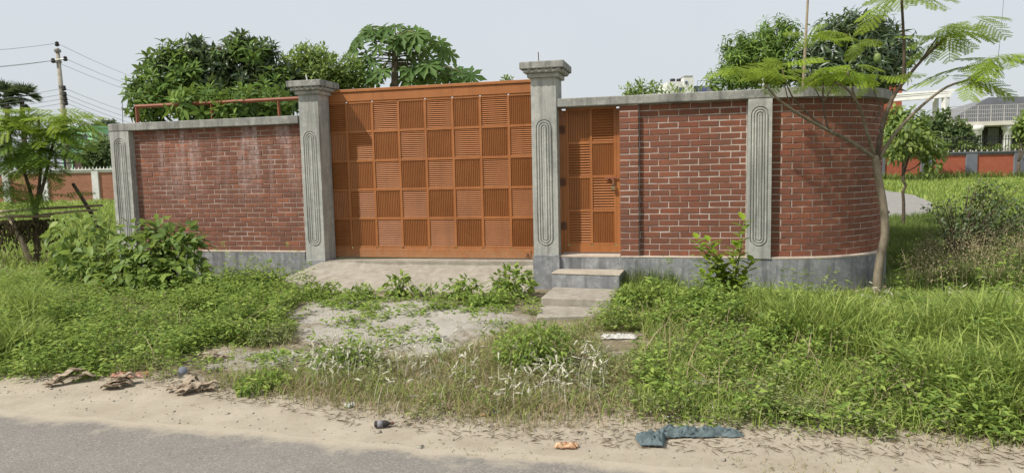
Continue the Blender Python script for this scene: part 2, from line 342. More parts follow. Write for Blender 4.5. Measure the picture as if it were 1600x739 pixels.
def fill(poly, n):
    xs = [p[0] for p in poly]; ys = [p[1] for p in poly]; out = []; got = 0
    while got < n:
        x = rng.uniform(min(xs), max(xs), n*2); y = rng.uniform(min(ys), max(ys), n*2); k = inpoly(x, y, poly)
        out.append(np.stack([x[k], y[k]], 1)); got += k.sum()
    p = np.concatenate(out)[:n]; return np.column_stack([p, height(p[:, 0], p[:, 1])])
def patchy(P, scale, keep):
    """drop points in slow waves so cover comes in tufts"""
    x, y = P[:, 0]*scale, P[:, 1]*scale
    v = np.sin(x*1.7+y*.9+2)+np.sin(x*-1.1+y*2.3)+np.sin(x*3.1+y*3.7+1)*.7+np.sin(x*6.3-y*5.1)*.5
    return P[v/3.2*.5+.5+rng.uniform(-.25, .25, len(P)) < keep]

# ------------------------------------------------------------------ ground
def axis(lo, hi, a, b, st, grow):
    core = list(np.arange(a, b, st)); l = [a]; s = st
    while l[-1] > lo: s *= grow; l.append(l[-1]-s)
    r = [core[-1]]; s = st
    while r[-1] < hi: s *= grow; r.append(r[-1]+s)
    return np.array(l[:0:-1]+core+r[1:])
gx = axis(-420, 420, -8, 8, .07, 1.25); gy = axis(-60, 520, 2.8, 11.5, .06, 1.25)
GX, GY = np.meshgrid(gx, gy); GZ = height(GX, GY)
nx, ny = len(gx), len(gy)
ix = np.arange(nx*ny).reshape(ny, nx)
q = np.stack([ix[:-1, :-1], ix[:-1, 1:], ix[1:, 1:], ix[1:, :-1]], -1).reshape(-1, 4)
T = np.concatenate([q[:, [0, 1, 2]], q[:, [0, 2, 3]]])
VEG_EDGE = [(-60, 21), (-8, 6.9), (-4.39, 5.80), (-3.5, 5.72), (-2.66, 5.50), (-1.9, 5.12), (-1.12, 4.82), (-.03, 4.42), (.78, 4.42), (1.9, 4.14), (2.98, 3.86), (9, 2.3), (60, -11.5)]
def veg_dist(x, y):
    ex = [p[0] for p in VEG_EDGE]; ey = [p[1] for p in VEG_EDGE]
    return (y-np.interp(x, ex, ey))*.94
mt, t, b, g, o_ = new('ground_soil'); pos = g.outputs['Position']
at = N(t, 'ShaderNodeAttribute', attribute_name='cover'); cov = at.outputs['Fac']
cov = mathn(t, 'ADD', cov, mathn(t, 'MULTIPLY', mathn(t, 'SUBTRACT', noise(t, pos, 5, 6, .7), .5), .9))
sand = mix(t, ramp(t, noise(t, pos, 3, 7, .7), [(.35, 0.0), (.65, 1.0)]), (.325, .28, .215), (.415, .365, .285))
sand = mix(t, ramp(t, noise(t, pos, 55, 3, .8), [(.55, 0.0), (.75, .5)]), sand, (.20, .165, .12))
sand = mix(t, ramp(t, noise(t, pos, 1.1, 8, .75), [(.48, 0.0), (.66, .45)]), sand, (.27, .225, .165))
soil = mix(t, ramp(t, noise(t, pos, 6, 6, .7), [(.35, 0.0), (.65, 1.0)]), (.10, .085, .05), (.24, .20, .13))
green = mix(t, ramp(t, noise(t, pos, 1.2, 6, .7), [(.35, 0.0), (.65, 1.0)]), (.11, .14, .04), (.22, .27, .08))
c = mix(t, ramp(t, cov, [(.36, 0.0), (.58, 1.0)]), sand, soil); c = mix(t, ramp(t, cov, [(.62, 0.0), (.95, 1.0)]), c, green)
t.links.new(c, b.inputs['Base Color']); b.inputs['Roughness'].default_value = .95; b.inputs['Specular IOR Level'].default_value = .15
bump(t, b, mix(t, .5, noise(t, pos, 9, 9, .75), noise(t, pos, 90, 4, .8)), .6, .022)
ground = npmesh('ground', np.stack([GX, GY, GZ], -1), T, mt, kind='structure', smooth=True)
vd = veg_dist(GX, GY); cover = ss(-.10, .35, vd)*.55 + ss(5.5, 9, vd)*.45
a_ = ground.data.attributes.new('cover', 'FLOAT', 'POINT'); a_.data.foreach_set('value', cover.astype(np.float32).ravel())

# asphalt road with a ragged near edge and blown sand
mt, t, b, g, o_ = new('worn_asphalt'); pos = g.outputs['Position']
c = mix(t, ramp(t, noise(t, pos, 1.6, 6, .7), [(.3, 0.0), (.7, 1.0)]), (.165, .152, .134), (.215, .199, .176))
vo = N(t, 'ShaderNodeTexVoronoi'); vo.inputs['Scale'].default_value = 110; t.links.new(pos, vo.inputs[0])
vc = N(t, 'ShaderNodeSeparateColor'); t.links.new(vo.outputs['Color'], vc.inputs[0])
c = mix(t, ramp(t, vc.outputs[0], [(.55, 0.0), (.95, .4)]), c, (.34, .32, .295))
c = mix(t, ramp(t, vc.outputs[1], [(.6, 0.0), (.9, .4)]), c, (.10, .095, .088))
at = N(t, 'ShaderNodeAttribute', attribute_name='edge')
ef = mathn(t, 'ADD', at.outputs['Fac'], mathn(t, 'MULTIPLY', mathn(t, 'SUBTRACT', noise(t, pos, 3.2, 8, .75), .5), 1.5))
c = mix(t, ramp(t, ef, [(.40, 0.0), (.62, .55), (.9, 1.0)]), c, mix(t, noise(t, pos, 30, 4), (.325, .28, .215), (.415, .365, .285)))
t.links.new(c, b.inputs['Base Color']); b.inputs['Roughness'].default_value = .9; b.inputs['Specular IOR Level'].default_value = .2
bump(t, b, mix(t, .4, vo.outputs['Distance'], noise(t, pos, 60, 4)), .35, .006)
rx = np.concatenate([np.linspace(-160, -8, 40), np.arange(-7.95, 6, .04), np.linspace(6.1, 160, 40)])
dd = np.array([.10, .03, -.03, -.10, -.2, -.4, -1, -2, -4, -6.4]); ed = np.array([1, .80, .55, .38, .27, .18, .1, .05, .02, .02])
wob = .05*np.sin(rx*2.3)+.03*np.sin(rx*5.9+1)+.02*np.sin(rx*14)+.006*rng.normal(size=len(rx)); wob *= .5
Vr = np.stack([np.stack([rx+.26*d_, 3.93-.27*rx+.965*(d_+wob*max(0, 1-i/7)), np.full(len(rx), .003+.009*min(1, i/3))], 1) for i, d_ in enumerate(dd)], 0)
nr = len(rx); ix = np.arange(nr*len(dd)).reshape(len(dd), nr)
q = np.stack([ix[1:, :-1], ix[1:, 1:], ix[:-1, 1:], ix[:-1, :-1]], -1).reshape(-1, 4)
road = npmesh('road', Vr, np.concatenate([q[:, [0, 1, 2]], q[:, [0, 2, 3]]]), mt, kind='structure', smooth=True)
a_ = road.data.attributes.new('edge', 'FLOAT', 'POINT'); a_.data.foreach_set('value', np.repeat(ed, nr).astype(np.float32))

# broken concrete apron before the ramp, the ramp, the lane beyond the corner
def slab(name, poly, z, th, mt, label=None):
    P = []
    n = len(poly)
    for i in range(n):
        a, b2 = Vector(poly[i]), Vector(poly[(i+1) % n]); k = max(2, int((b2-a).length/.12))
        for j in range(k):
            p = a.lerp(b2, j/k); P.append((p.x+random.uniform(-.03, .03), p.y+random.uniform(-.03, .03)))
    mb = MB(); mb.prism(P, [hz(*p)+z-th for p in P], [hz(*p)+z for p in P]); return mb.build(name, mt, kind='structure')
mt, t, b, g, o_ = new('dusty_old_concrete'); pos = g.outputs['Position']
c = mix(t, ramp(t, noise(t, pos, 2.5, 7, .7), [(.35, 0.0), (.65, 1.0)]), (.28, .258, .22), (.42, .392, .345))
at = N(t, 'ShaderNodeAttribute', attribute_name='dirt'); c = mix(t, ramp(t, mathn(t, 'ADD', mathn(t, 'MULTIPLY', at.outputs['Fac'], .34), noise(t, pos, 2.6, 9, .8)), [(.64, 0.0), (.78, .85)]), c, mix(t, noise(t, pos, 12, 6, .8), (.14, .115, .07), (.27, .225, .15)))
c = mix(t, ramp(t, noise(t, pos, 70, 3, .8), [(.5, 0.0), (.8, .5)]), c, (.18, .16, .13))
t.links.new(c, b.inputs['Base Color']); b.inputs['Roughness'].default_value = .95; bump(t, b, noise(t, pos, 30, 8, .75), .8, .02)
M['apron'] = mt
APRON = [gpoly(p, .07) for p in ([(440, 490), (480, 474), (560, 470), (700, 476), (800, 486), (838, 506), (760, 525), (720, 548), (640, 558), (540, 545), (470, 530)],
                                 [(292, 556), (340, 545), (480, 536), (500, 552), (470, 566), (380, 572), (318, 578)])]
def edge_dist(x, y, poly):
    d = np.full(x.shape, 9.0)
    for (ax, ay), (bx, by) in zip(poly, poly[1:]+poly[:1]):
        t_ = np.clip(((x-ax)*(bx-ax)+(y-ay)*(by-ay))/((bx-ax)**2+(by-ay)**2), 0, 1); d = np.minimum(d, np.hypot(x-ax-t_*(bx-ax), y-ay-t_*(by-ay)))
    return np.where(inpoly(x, y, poly), d, -d)
def broken_sheet(name, poly, mt, st=.03, lift=.016):
    xs = np.arange(min(p[0] for p in poly)-.2, max(p[0] for p in poly)+.2, st); ys = np.arange(min(p[1] for p in poly)-.2, max(p[1] for p in poly)+.2, st)
    X_, Y_ = np.meshgrid(xs, ys); e = edge_dist(X_, Y_, poly)+.07*np.sin(X_*7+Y_*5)+.05*np.sin(X_*15-Y_*11+1)+.035*np.sin(X_*31+Y_*27)
    cr = np.minimum(np.abs(np.sin(X_*1.35+.35*np.sin(Y_*2.1)+.10*np.sin(Y_*9)+.4)), np.abs(np.sin(Y_*1.9+.3*np.sin(X_*2.3)+.08*np.sin(X_*11)+1.1))*1.2)  # cracks between broken plates
    Z_ = height(X_, Y_)+lift*np.clip(e/.06, -1.5, 1)-.022*(cr < .018)+.004*np.sin(X_*3.1+Y_*2)
    nx2, ny2 = len(xs), len(ys); ix_ = np.arange(nx2*ny2).reshape(ny2, nx2); q_ = np.stack([ix_[:-1, :-1], ix_[:-1, 1:], ix_[1:, 1:], ix_[1:, :-1]], -1)
    q_ = q_[(e[:-1, :-1] > -.09)].reshape(-1, 4)
    o = npmesh(name, np.stack([X_, Y_, Z_], -1), np.concatenate([q_[:, [0, 1, 2]], q_[:, [0, 2, 3]]]), mt, kind='structure')
    a2 = o.data.attributes.new('dirt', 'FLOAT', 'POINT'); a2.data.foreach_set('value', np.clip(1-e/.42, 0, 1).astype(np.float32).ravel()); return o
for p in APRON: broken_sheet('concrete_apron', p, M['apron'])
A = math.atan(-.2485); ca, sa = math.cos(A), math.sin(A)
def at_wall(b0, s, d, z): return Vector((s*ca+d*sa, b0+s*sa-d*ca, z))       # s along the wall, d out towards the road
mb = MB()
rp = [(-2.97, 10.62, .405), (-2.93, 10.46, .395), (-3.42, 10.12, .20), (-3.25, 9.75, .13), (-2.95, 9.45, .115), (-1.3, 9.22, .115), (.19, 8.98, .115), (.255, 9.35, .20), (.36, 10.02, .405)]
mb.v = [(*p[:2], -.1) for p in rp]+list(rp); n = len(rp)
cen = (-1.3, 10.35, .40); mb.v.append(cen)
mb.f = [(i, (i+1) % n, n+(i+1) % n, n+i) for i in range(n)]+[(n+i, n+(i+1) % n, 2*n) for i in range(n)]
mb.build('concrete_ramp', M['slab'], kind='structure')
mb = MB(); mb.prism([(x, y) for x, y in ((-3.1, 10.7), (-2.95, 10.52), (.36, 9.85), (.6, 10.4))], -.1, .41); mb.build('gate_sill', M['slab'], kind='structure')
LANE = [(1300, 347), (1392, 344), (1432, 341), (1458, 332), (1456, 318), (1428, 306), (1385, 299), (1300, 299)]
slab('lane', [tuple(G(px, py, .35)[:2]) for px, py in LANE], .03, .1, M['lane'])

# ------------------------------------------------------------------ brick pieces
def brick_mesh(name, L, H, D, jit):
    c = .006; mb = MB(); j = lambda: random.uniform(-jit, jit)
    f = [(-L/2+c+j(), 0, -H/2+c+j()), (L/2-c+j(), 0, -H/2+c+j()), (L/2-c+j(), 0, H/2-c+j()), (-L/2+c+j(), 0, H/2-c+j())]
    e = [(-L/2, c, -H/2), (L/2, c, -H/2), (L/2, c, H/2), (-L/2, c, H/2)]
    k = [(x, D, z) for x, _, z in e]
    mb.add(f+e+k, [(0,1,2,3),(0,4,5,1),(1,5,6,2),(2,6,7,3),(3,7,4,0),(4,8,9,5),(5,9,10,6),(6,10,11,7),(7,11,8,4)])
    return mb.mesh(name)
def brick_set(L, H, D, mt):
    d = {}
    for nm, l in (('full', L), ('half', L/2-.005)):
        d[nm] = []
        for _ in range(3):
            me = brick_mesh('brick', l, H, D, .0025); me.materials.append(mt); d[nm].append(me)
    return d
def lay(parent, spots, sets, cap=300, key=None, mt=None):
    """spots: (x, y, z, rz, kind); the first cap by key are objects of their own, the rest one joined part"""
    if key: spots = sorted(spots, key=key)
    rest = MB()
    for i, (x, y, z, rz, k, *sx) in enumerate(spots):
        me = random.choice(sets[k]); y2 = random.uniform(-.003, .003)
        if i < cap:
            o = bpy.data.objects.new('brick', me); COL.objects.link(o); o.parent = parent
            o.location = (x-math.sin(rz)*y2, y+math.cos(rz)*y2, z+random.uniform(-.0015, .0015)); o.rotation_euler = (random.uniform(-.012, .012), random.uniform(-.006, .006), rz+random.uniform(-.01, .01)); o.scale.x = sx[0] if sx else 1
        else:
            mm = Matrix.Translation((x, y+y2, z)) @ Matrix.Rotation(rz, 4, 'Z') @ Matrix.Diagonal((sx[0] if sx else 1, 1, 1, 1)); rest.add([mm @ v.co for v in me.vertices], [tuple(p.vertices) for p in me.polygons])
    if rest.v: rest.build('remaining_bricks', mt, parent, kind='stuff')
def courses(s0, s1, z0, n, pitch, lp, kindgap=.01):
    out = []
    for r in range(n):
        z = z0+(r+.5)*pitch; s = s0 + (0 if r % 2 else -lp/2) + random.uniform(-.012, .012)
        while s < s1-.02:
            a, b2 = max(s, s0), min(s+lp, s1)
            if b2-a > lp*.6: out.append(((a+b2)/2, z, 'full', (b2-a-.012)/(lp-.012)))
            elif b2-a > .03: out.append(((a+b2)/2, z, 'half', (b2-a-.012)/(lp/2-.011)))
            s += lp
    return out
def fluted(mb, x, w, z0, z1, zt0, zt1, y, rout, th=.015):
    """front face y of a pillar with a sunk racetrack of round ridges between heights zt0 and zt1"""
    corner = math.atan2(z1-zt1, w/2)
    angs = sorted(set([math.pi*i/14 for i in range(15)]+[corner, math.pi-corner])); 
    cornb = math.atan2(zt0-z0, w/2); angb = sorted(set([math.pi*i/14 for i in range(15)]+[cornb, math.pi-cornb]))
    def loop(r, yy): return [(x+r*math.cos(a), yy, zt1+r*math.sin(a)) for a in angs]+[(x-r*math.cos(a), yy, zt0-r*math.sin(a)) for a in angb]
    def rect():
        o = []
        for a in angs:
            c_, s_ = math.cos(a), math.sin(a); k = min((w/2)/max(abs(c_), 1e-6), (z1-zt1)/max(s_, 1e-6)); o.append((x+c_*k, y, zt1+s_*k))
        for a in angb:
            c_, s_ = -math.cos(a), -math.sin(a); k = min((w/2)/max(abs(c_), 1e-6), (zt0-z0)/max(-s_, 1e-6)); o.append((x+c_*k, y, zt0+s_*k))
        return o
    rings = [rect(), loop(rout, y), loop(rout-.003, y+th)]
    r = rout-.010
    step = (rout-.012)/3
    for i in range(3):
        r1 = rout-.012-i*step
        for f_, d_ in ((.0, th), (.2, .003), (.42, -.001), (.62, -.001), (.84, .003)): 
            if r1-f_*step > .004: rings.append(loop(r1-f_*step, y+d_))
    n = len(rings[0])
    for k, rg in enumerate(rings): mb.v += rg
    base = len(mb.v)-n*len(rings)
    for k in range(len(rings)-1):
        for i in range(n):
            j = (i+1) % n; mb.f.append((base+k*n+i, base+(k+1)*n+i, base+(k+1)*n+j, base+k*n+j))
    mb.f.append(tuple(base+(len(rings)-1)*n+i for i in range(n))[::-1])
def pillar_block(mb, x0, x1, yf, yb, z0, z1):
    """sides, back and ends of a pillar whose front face is fluted"""
    mb.add([(x0,yf,z0),(x1,yf,z0),(x1,yb,z0),(x0,yb,z0),(x0,yf,z1),(x1,yf,z1),(x1,yb,z1),(x0,yb,z1)], [(3,2,1,0),(4,5,6,7),(1,2,6,5),(2,3,7,6),(3,0,4,7)])

# ------------------------------------------------------------------ left wall
LB = 9.89; lw = thing('boundary_wall', 'weathered red brick wall with white streaks left of the orange gate', 'brick wall', (0, LB, 0), A)
sL = brick_set(.2165, .0668, .05, M['brick_left'])
sp = [(x, 0, z, 0, k, q) for x, z, k, q in courses(-6.35, -3.285, .555, 26, .0748, .2245)]
lay(lw, sp, sL, 300, key=lambda p: (p[0] < -5.3 and p[2] < 1.05, -p[0]), mt=M['brick_left'])
mb = MB(); mb.box(-6.36, -3.28, .005, .12, .55, 2.5); mb.build('mortar_bed', M['mortar_left'], lw)
mb = MB(); mb.box(-6.72, -3.28, -.075, .16, -.2, .535); mb.build('plinth', M['plinth'], lw, bevel=.008)
mb = MB(); mb.box(-6.35, -3.28, -.079, .05, .535, .556); mb.build('ledge', M['ledge'], lw, bevel=.004)
mb = MB(); mb.box(-6.735, -3.275, -.108, .17, 2.502, 2.625); mb.build('coping', M['coping'], lw, bevel=.01)
mb = MB(); pillar_block(mb, -6.72, -6.352, -.1, .16, .536, 2.50); fluted(mb, -6.536, .368, .536, 2.50, .82, 2.27, -.1, .118); mb.build('end_pillar', M['pillar'], lw)

# gate pillars
def gate_pillar(label, b0, s0, s1, depth, z0):
    r = thing('gate_pillar', label, 'pillar', tuple(at_wall(b0, (s0+s1)/2, 0, 0)), A, 'concrete gate pillars'); h = (s1-s0)/2
    mb = MB(); pillar_block(mb, -h, h, 0, depth, z0, 2.925); fluted(mb, 0, 2*h, z0, 2.925, .80 if z0 > .5 else .74, 2.27, 0, .112); mb.build('shaft', M['pillar'], r)
    mb = MB(); mb.box(-h-.012, h+.012, -.012, depth, -.2, z0); mb.build('base', M['plinth'], r, bevel=.006)
    mb = MB(); mb.box(-h-.04, h+.04, -.04, depth+.04, 2.926, 2.985); mb.build('lower_moulding', M['pillar'], r, bevel=.012)
    mb = MB(); mb.box(-h-.085, h+.085, -.085, depth+.085, 2.986, 3.03)
    mb.build('rope_moulding', M['pillar'], r, bevel=.014)
    rb = MB(); k = 5
    for i in range(k):                                              # slanted rolls of the rope moulding, front and right side
        x = -h-.07+(2*h+.14)*(i+.5)/k
        rb.tube([(x-.05, -.088, 2.994), (x+.05, -.088, 3.024)], .017, 6)
        y = -.07+(depth+.14)*(i+.5)/k
        rb.tube([(h+.088, y-.05, 2.994), (h+.088, y+.05, 3.024)], .017, 6)
    rb.build('rope_rolls', M['pillar'], r, kind='stuff')
    mb = MB(); mb.box(-h-.125, h+.125, -.125, depth+.125, 3.031, 3.125); mb.build('cap', M['coping'], r, bevel=.012)
    return r
pl = gate_pillar('fluted concrete gate pillar between weathered brick wall and left edge of big gate', 9.79, -3.275, -2.955, .34, .42)
pr = gate_pillar('fluted concrete gate pillar between big gate and narrow door', 9.36, .30, .64, .42, .575)

# right wall with door column, lintel and fluted pillar
RB = 9.479; rw = thing('boundary_wall', 'clean dark red brick wall between the narrow door and curved corner', 'brick wall', (0, RB, 0), A)
sR = brick_set(.2445, .0700, .05, M['brick_right'])
sp = [(x, 0, z, 0, k, q) for x, z, k, q in courses(1.735, 3.062, .562, 25, .0786, .252)]
for r in range(25):
    z = .562+(r+.5)*.0786
    if r % 2: sp += [(1.545, -.06, z, 0, 'half'), (1.67, -.06, z, 0, 'half')]
    else: sp.append((1.607, -.06, z, 0, 'full'))
lay(rw, sp, sR, 300, mt=M['brick_right'])
mb = MB(); mb.box(1.73, 3.07, .005, .12, .555, 2.53); mb.build('mortar_bed', M['mortar_right'], rw)
mb = MB(); mb.box(1.489, 1.727, -.055, .2, .555, 2.53); mb.build('column_mortar', M['mortar_right'], rw)
mb = MB(); mb.box(.652, 3.36, -.082, .2, -.2, .545); mb.build('plinth', M['plinth'], rw, bevel=.008)
mb = MB(); mb.box(1.489, 3.07, -.086, .05, .545, .563); mb.build('ledge', M['ledge'], rw, bevel=.004)
mb = MB(); mb.box(.645, 1.485, -.086, .3, .545, .572); mb.build('threshold', M['ledge'], rw, bevel=.004)
mb = MB(); mb.box(.645, 3.36, -.105, .2, 2.532, 2.645); mb.build('coping', M['coping'], rw, bevel=.012)
mb = MB(); pillar_block(mb, 3.072, 3.352, -.098, .16, .546, 2.53); fluted(mb, 3.212, .28, .546, 2.53, .80, 2.33, -.098, .108); mb.build('fluted_pillar', M['pillar'], rw)

# curved corner
cw = thing('curved_wall', 'curved dark red brick wall corner behind the slender tree', 'brick wall', (0, RB, 0), A)
R = 1.5; S0 = 3.352; ST = 3.452
def onarc(u, d):                                                   # u along the wall from S0; d outwards; returns x, y, rotation
    if u < ST-S0: return S0+u, -d, 0.0
    a = (u-(ST-S0))/R
    if a < math.pi/2: return ST+(R+d)*math.sin(a), R-(R+d)*math.cos(a), a
    return ST+R+d, R+(u-(ST-S0)-R*math.pi/2), math.pi/2
ARC = .1+R*math.pi/2
sp = []
for r in range(25):
    z = .562+(r+.5)*.0786; u = .125 if r % 2 else .0
    if r % 2: x, y, a = onarc(.06, 0); sp.append((x, y, z, a, 'half', .98))
    else: u = 0
    while u+.25 < ARC+.01:
        x, y, a = onarc(u+.126, 0); sp.append((x, y, z, a, 'full', .968)); u += .252
lay(cw, sp, sR, 300, mt=M['brick_right'])
def arcband(d0, d1, z0, z1, u1):
    us = list(np.arange(0, ARC, .06))+[ARC, u1]; mb = MB(); n = len(us)
    for u in us:
        for d, z in ((d0, z0), (d0, z1), (d1, z1), (d1, z0)):
            x, y, a = onarc(u, d); mb.v.append((x, y, z))
    mb.f = [(4*i+k, 4*i+4+k, 4*i+4+(k+1) % 4, 4*i+(k+1) % 4) for i in range(n-1) for k in range(4)]+[(3, 2, 1, 0), (4*n-4, 4*n-3, 4*n-2, 4*n-1)]
    return mb
arcband(-.006, -.12, .555, 2.53, ARC+5).build('mortar_bed', M['mortar_right'], cw)
arcband(.080, -.16, -.2, .543, ARC+5).build('plinth', M['plinth'], cw)
arcband(.084, -.05, .543, .562, ARC+5).build('ledge', M['ledge'], cw)
arcband(.098, -.16, 2.532, 2.648, ARC+5).build('coping', M['coping'], cw)
mb = MB()
for x, z, k, q in courses(0, 5, .562, 25, .0786, .252):
    x2, y2, a = onarc(ARC+x, 0); me = sR[k][0]; mm = Matrix.Translation((x2, y2, z)) @ Matrix.Rotation(a, 4, 'Z') @ Matrix.Diagonal((q, 1, 1, 1)); mb.add([mm @ v.co for v in me.vertices], [tuple(p.vertices) for p in me.polygons])
mb.build('remaining_bricks', M['brick_right'], cw, kind='stuff')

# ------------------------------------------------------------------ gates of louvred panels
def slat_mesh(w, h, vertical, n, th=.008, tilt=.7):
    mb = MB()
    for i in range(n):
        if vertical:
            mm = Matrix.Translation((-w/2+w*(i+.5)/n, .012, 0)) @ Matrix.Rotation(tilt*.62, 4, 'Z'); mb.box(-w/n*.33, w/n*.33, -th/2, th/2, -h/2, h/2, mm)
        else:
            mm = Matrix.Translation((0, .012, -h/2+h*(i+.5)/n)) @ Matrix.Rotation(-tilt, 4, 'X'); mb.box(-w/2, w/2, -th/2, th/2, -h/n*.38, h/n*.38, mm)
    return mb.mesh('slats')
def panel_mesh(w, h):
    mb = MB(); mb.box(-w/2, w/2, .026, .032, -h/2, h/2); return mb.mesh('louvre_panel')
def panels(parent, cols, rows, x0, z0, w, h, bar, first_vertical, nsl):
    pm = panel_mesh(w, h); pm.materials.append(M['gate_shaded']); sv = slat_mesh(w, h, True, nsl); sh = slat_mesh(w, h, False, nsl)
    sv.materials.append(M['gate']); sh.materials.append(M['gate'])
    for r in range(rows):
        for c_ in range(cols):
            vert = ((r+c_) % 2 == 0) == first_vertical
            p = link('louvre_panel', pm, None, parent, (x0+(c_+.5)*(w+bar)-bar/2+bar/2, 0, z0+(r+.5)*(h+bar)))
            link('slats', sv if vert else sh, None, p, (0, 0, 0), 'stuff')
def lattice(mb, cols, rows, x0, z0, w, h, bar, y0, y1):
    for c_ in range(cols+1):
        x = x0+c_*(w+bar); mb.box(x-bar/2, x+bar/2, y0, y1, z0, z0+rows*(h+bar))
    for r in range(rows+1):
        z = z0+r*(h+bar)
        for c_ in range(cols):
            x = x0+c_*(w+bar); mb.box(x+bar/2, x+bar/2+w, y0+.002, y1, z-bar/2, z+bar/2)
GB = 10.17
gt = thing('sliding_gate', 'big orange sliding gate of louvred squares above the concrete ramp', 'gate', (0, GB, 0), A)
gx0, gw, gh, bar = -3.02, .396, .412, .034; gz0 = .582
panels(gt, 8, 5, gx0, gz0, gw, gh, bar, False, 14)
mb = MB(); lattice(mb, 8, 5, gx0, gz0, gw, gh, bar, -.004, .03); mb.build('frame', M['gate'], gt, bevel=.003)
gx1 = gx0+8*(gw+bar)
mb = MB(); mb.box(gx0-.1, gx1+.1, -.012, .045, .425, gz0-bar/2-.001); mb.build('bottom_rail', M['gate'], gt, bevel=.006)
zt = gz0+5*(gh+bar)+bar/2+.001
mb = MB(); mb.box(gx0-.1, gx1+.1, -.012, .045, zt, zt+.135); mb.build('top_rail', M['gate'], gt, bevel=.004)
mb = MB(); mb.box(gx0-.1, gx1+.1, -.03, .06, zt+.14, zt+.185); mb.build('top_channel', M['gate'], gt, bevel=.006)
mb = MB(); mb.box(.19, .285, -.022, -.013, .45, .555); mb.build('wheel_plate', M['gate'], gt, bevel=.004)
mb = MB(); mb.tube([(.237, -.032, .485), (.237, -.018, .485)], .018, 10); mb.build('wheel_bolt', M['rust'], gt)
# narrow door
DB = 9.60; dr = thing('pedestrian_door', 'narrow orange louvred door with padlock beside the right gate pillar', 'door', (0, DB, 0), A)
dx0, dz0, dw, dh = .80, .70, .285, .420
panels(dr, 2, 4, dx0, dz0, dw, dh, .035, False, 12)
mb = MB(); lattice(mb, 2, 4, dx0, dz0, dw, dh, .035, -.003, .03)
mb.box(.735, dx0-.0185, -.005, .03, .59, 2.505); dx1 = dx0+2*(dw+.035); mb.box(dx1+.0185, dx1+.062, -.005, .03, .59, 2.505)
zt = dz0+4*(dh+.035); mb.box(dx0-.018, dx1+.018, -.005, .03, .59, dz0-.018); mb.box(dx0-.018, dx1+.018, -.005, .03, zt+.018, 2.505)
mb.build('leaf_frame', M['gate'], dr, bevel=.003)
mb = MB(); mb.box(.66, .728, -.03, .05, .575, 2.52); mb.build('jamb', M['gate'], dr, bevel=.004)
for z in (2.25, 1.55, .95):
    mb = MB(); mb.tube([(.731, -.022, z-.06), (.731, -.022, z+.06)], .010, 8); mb.box(.70, .726, -.036, -.03, z-.05, z+.05); mb.box(.737, .775, -.012, -.006, z-.05, z+.05); mb.build('hinge', M['rust'], dr)
mb = MB(); mb.tube([(1.30, -.025, 1.59), (1.49, -.025, 1.59)], .009, 8); mb.box(1.33, 1.36, -.03, -.005, 1.575, 1.605); mb.box(1.40, 1.43, -.03, -.005, 1.52, 1.605); mb.build('bolt_latch', M['rail'], dr)
pk = thing('padlock', 'small brass padlock hanging from the bolt of narrow door', 'padlock', tuple(at_wall(DB, 1.415, .042, 1.455)), A)
mb = MB(); mb.box(-.024, .024, -.012, .012, -.03, .022); mb.build('lock_body', M['brass'], pk, bevel=.006)
mb = MB(); mb.tube([(-.014, 0, .02), (-.014, 0, .05), (-.008, 0, .062), (.008, 0, .062), (.014, 0, .05), (.014, 0, .02)], .0045, 6); mb.build('shackle', M['steel'], pk)
# door steps
st = thing('door_steps', 'two concrete steps up to the narrow orange door', 'steps', (0, RB, 0), A)
mb = MB(); mb.prism([(.66, -.11), (.635, -.45), (1.515, -.545), (1.54, -.09)][::-1], -.1, .37); mb.build('upper_step', M['plinth'], st, bevel=.01)
mb = MB(); mb.prism([(.655, -.10), (.628, -.457), (1.52, -.552), (1.545, -.085)][::-1], .371, .39); mb.build('step_tread', M['tread'], st, bevel=.005)
mb = MB(); mb.prism([(.66, -.47), (.645, -1.22), (1.48, -1.28), (1.53, -.56)][::-1], .04, .205); mb.build('lower_step', M['slab'], st, bevel=.012)
mb = MB(); mb.prism([(.65, -1.25), (.73, -1.92), (1.47, -1.72), (1.47, -1.31)][::-1], -.05, .115); o = mb.build('door_path', M['slab'], kind='structure', bevel=.01); o.location = (0, RB, 0); o.rotation_euler = (0, 0, A)

# overhead gate track on the left wall, rods on the pillars
tr = thing('gate_track', 'rusty orange steel rail on posts above the weathered left wall', 'rail')
p0, p1 = W(211, 167, 11.55), W(468, 154, 10.75)
mb = MB(); mb.tube([p0, p1], .029, 4); mb.build('bar', M['rail'], tr)
for px in (214, 335, 437):
    f_ = (px-211)/257; q_ = p0.lerp(p1, f_); mb = MB(); mb.tube([q_+Vector((0, 0, -.02)), (q_.x, q_.y, 2.45)], .032 if px < 220 else .022, 4); mb.build('post', M['rail'], tr)
for px, py0, py1, Y, lab, mt, r_ in [(192, 192, 160, 11.35, 'thin steel rod standing on the far left end pillar', 'steel', .006), (481, 128, 117, 10.6, 'short pale rod on top of the left gate pillar', 'white', .010),
                                   (842, 97, 82, 9.3, 'thin rusty rod on top of the gate pillar beside the door', 'rust', .006), (1193, 137, 120, 8.62, 'short white pipe stub on coping above the fluted wall pillar', 'white', .012)]:
    a, b2 = W(px, py0+3, Y), W(px-(3 if px == 481 else 1), py1, Y); mb = MB(); mb.tube([a, b2], r_, 6); o = mb.build('steel_rod', M[mt], off=a); o.location = a; tag(o, lab, 'rod')

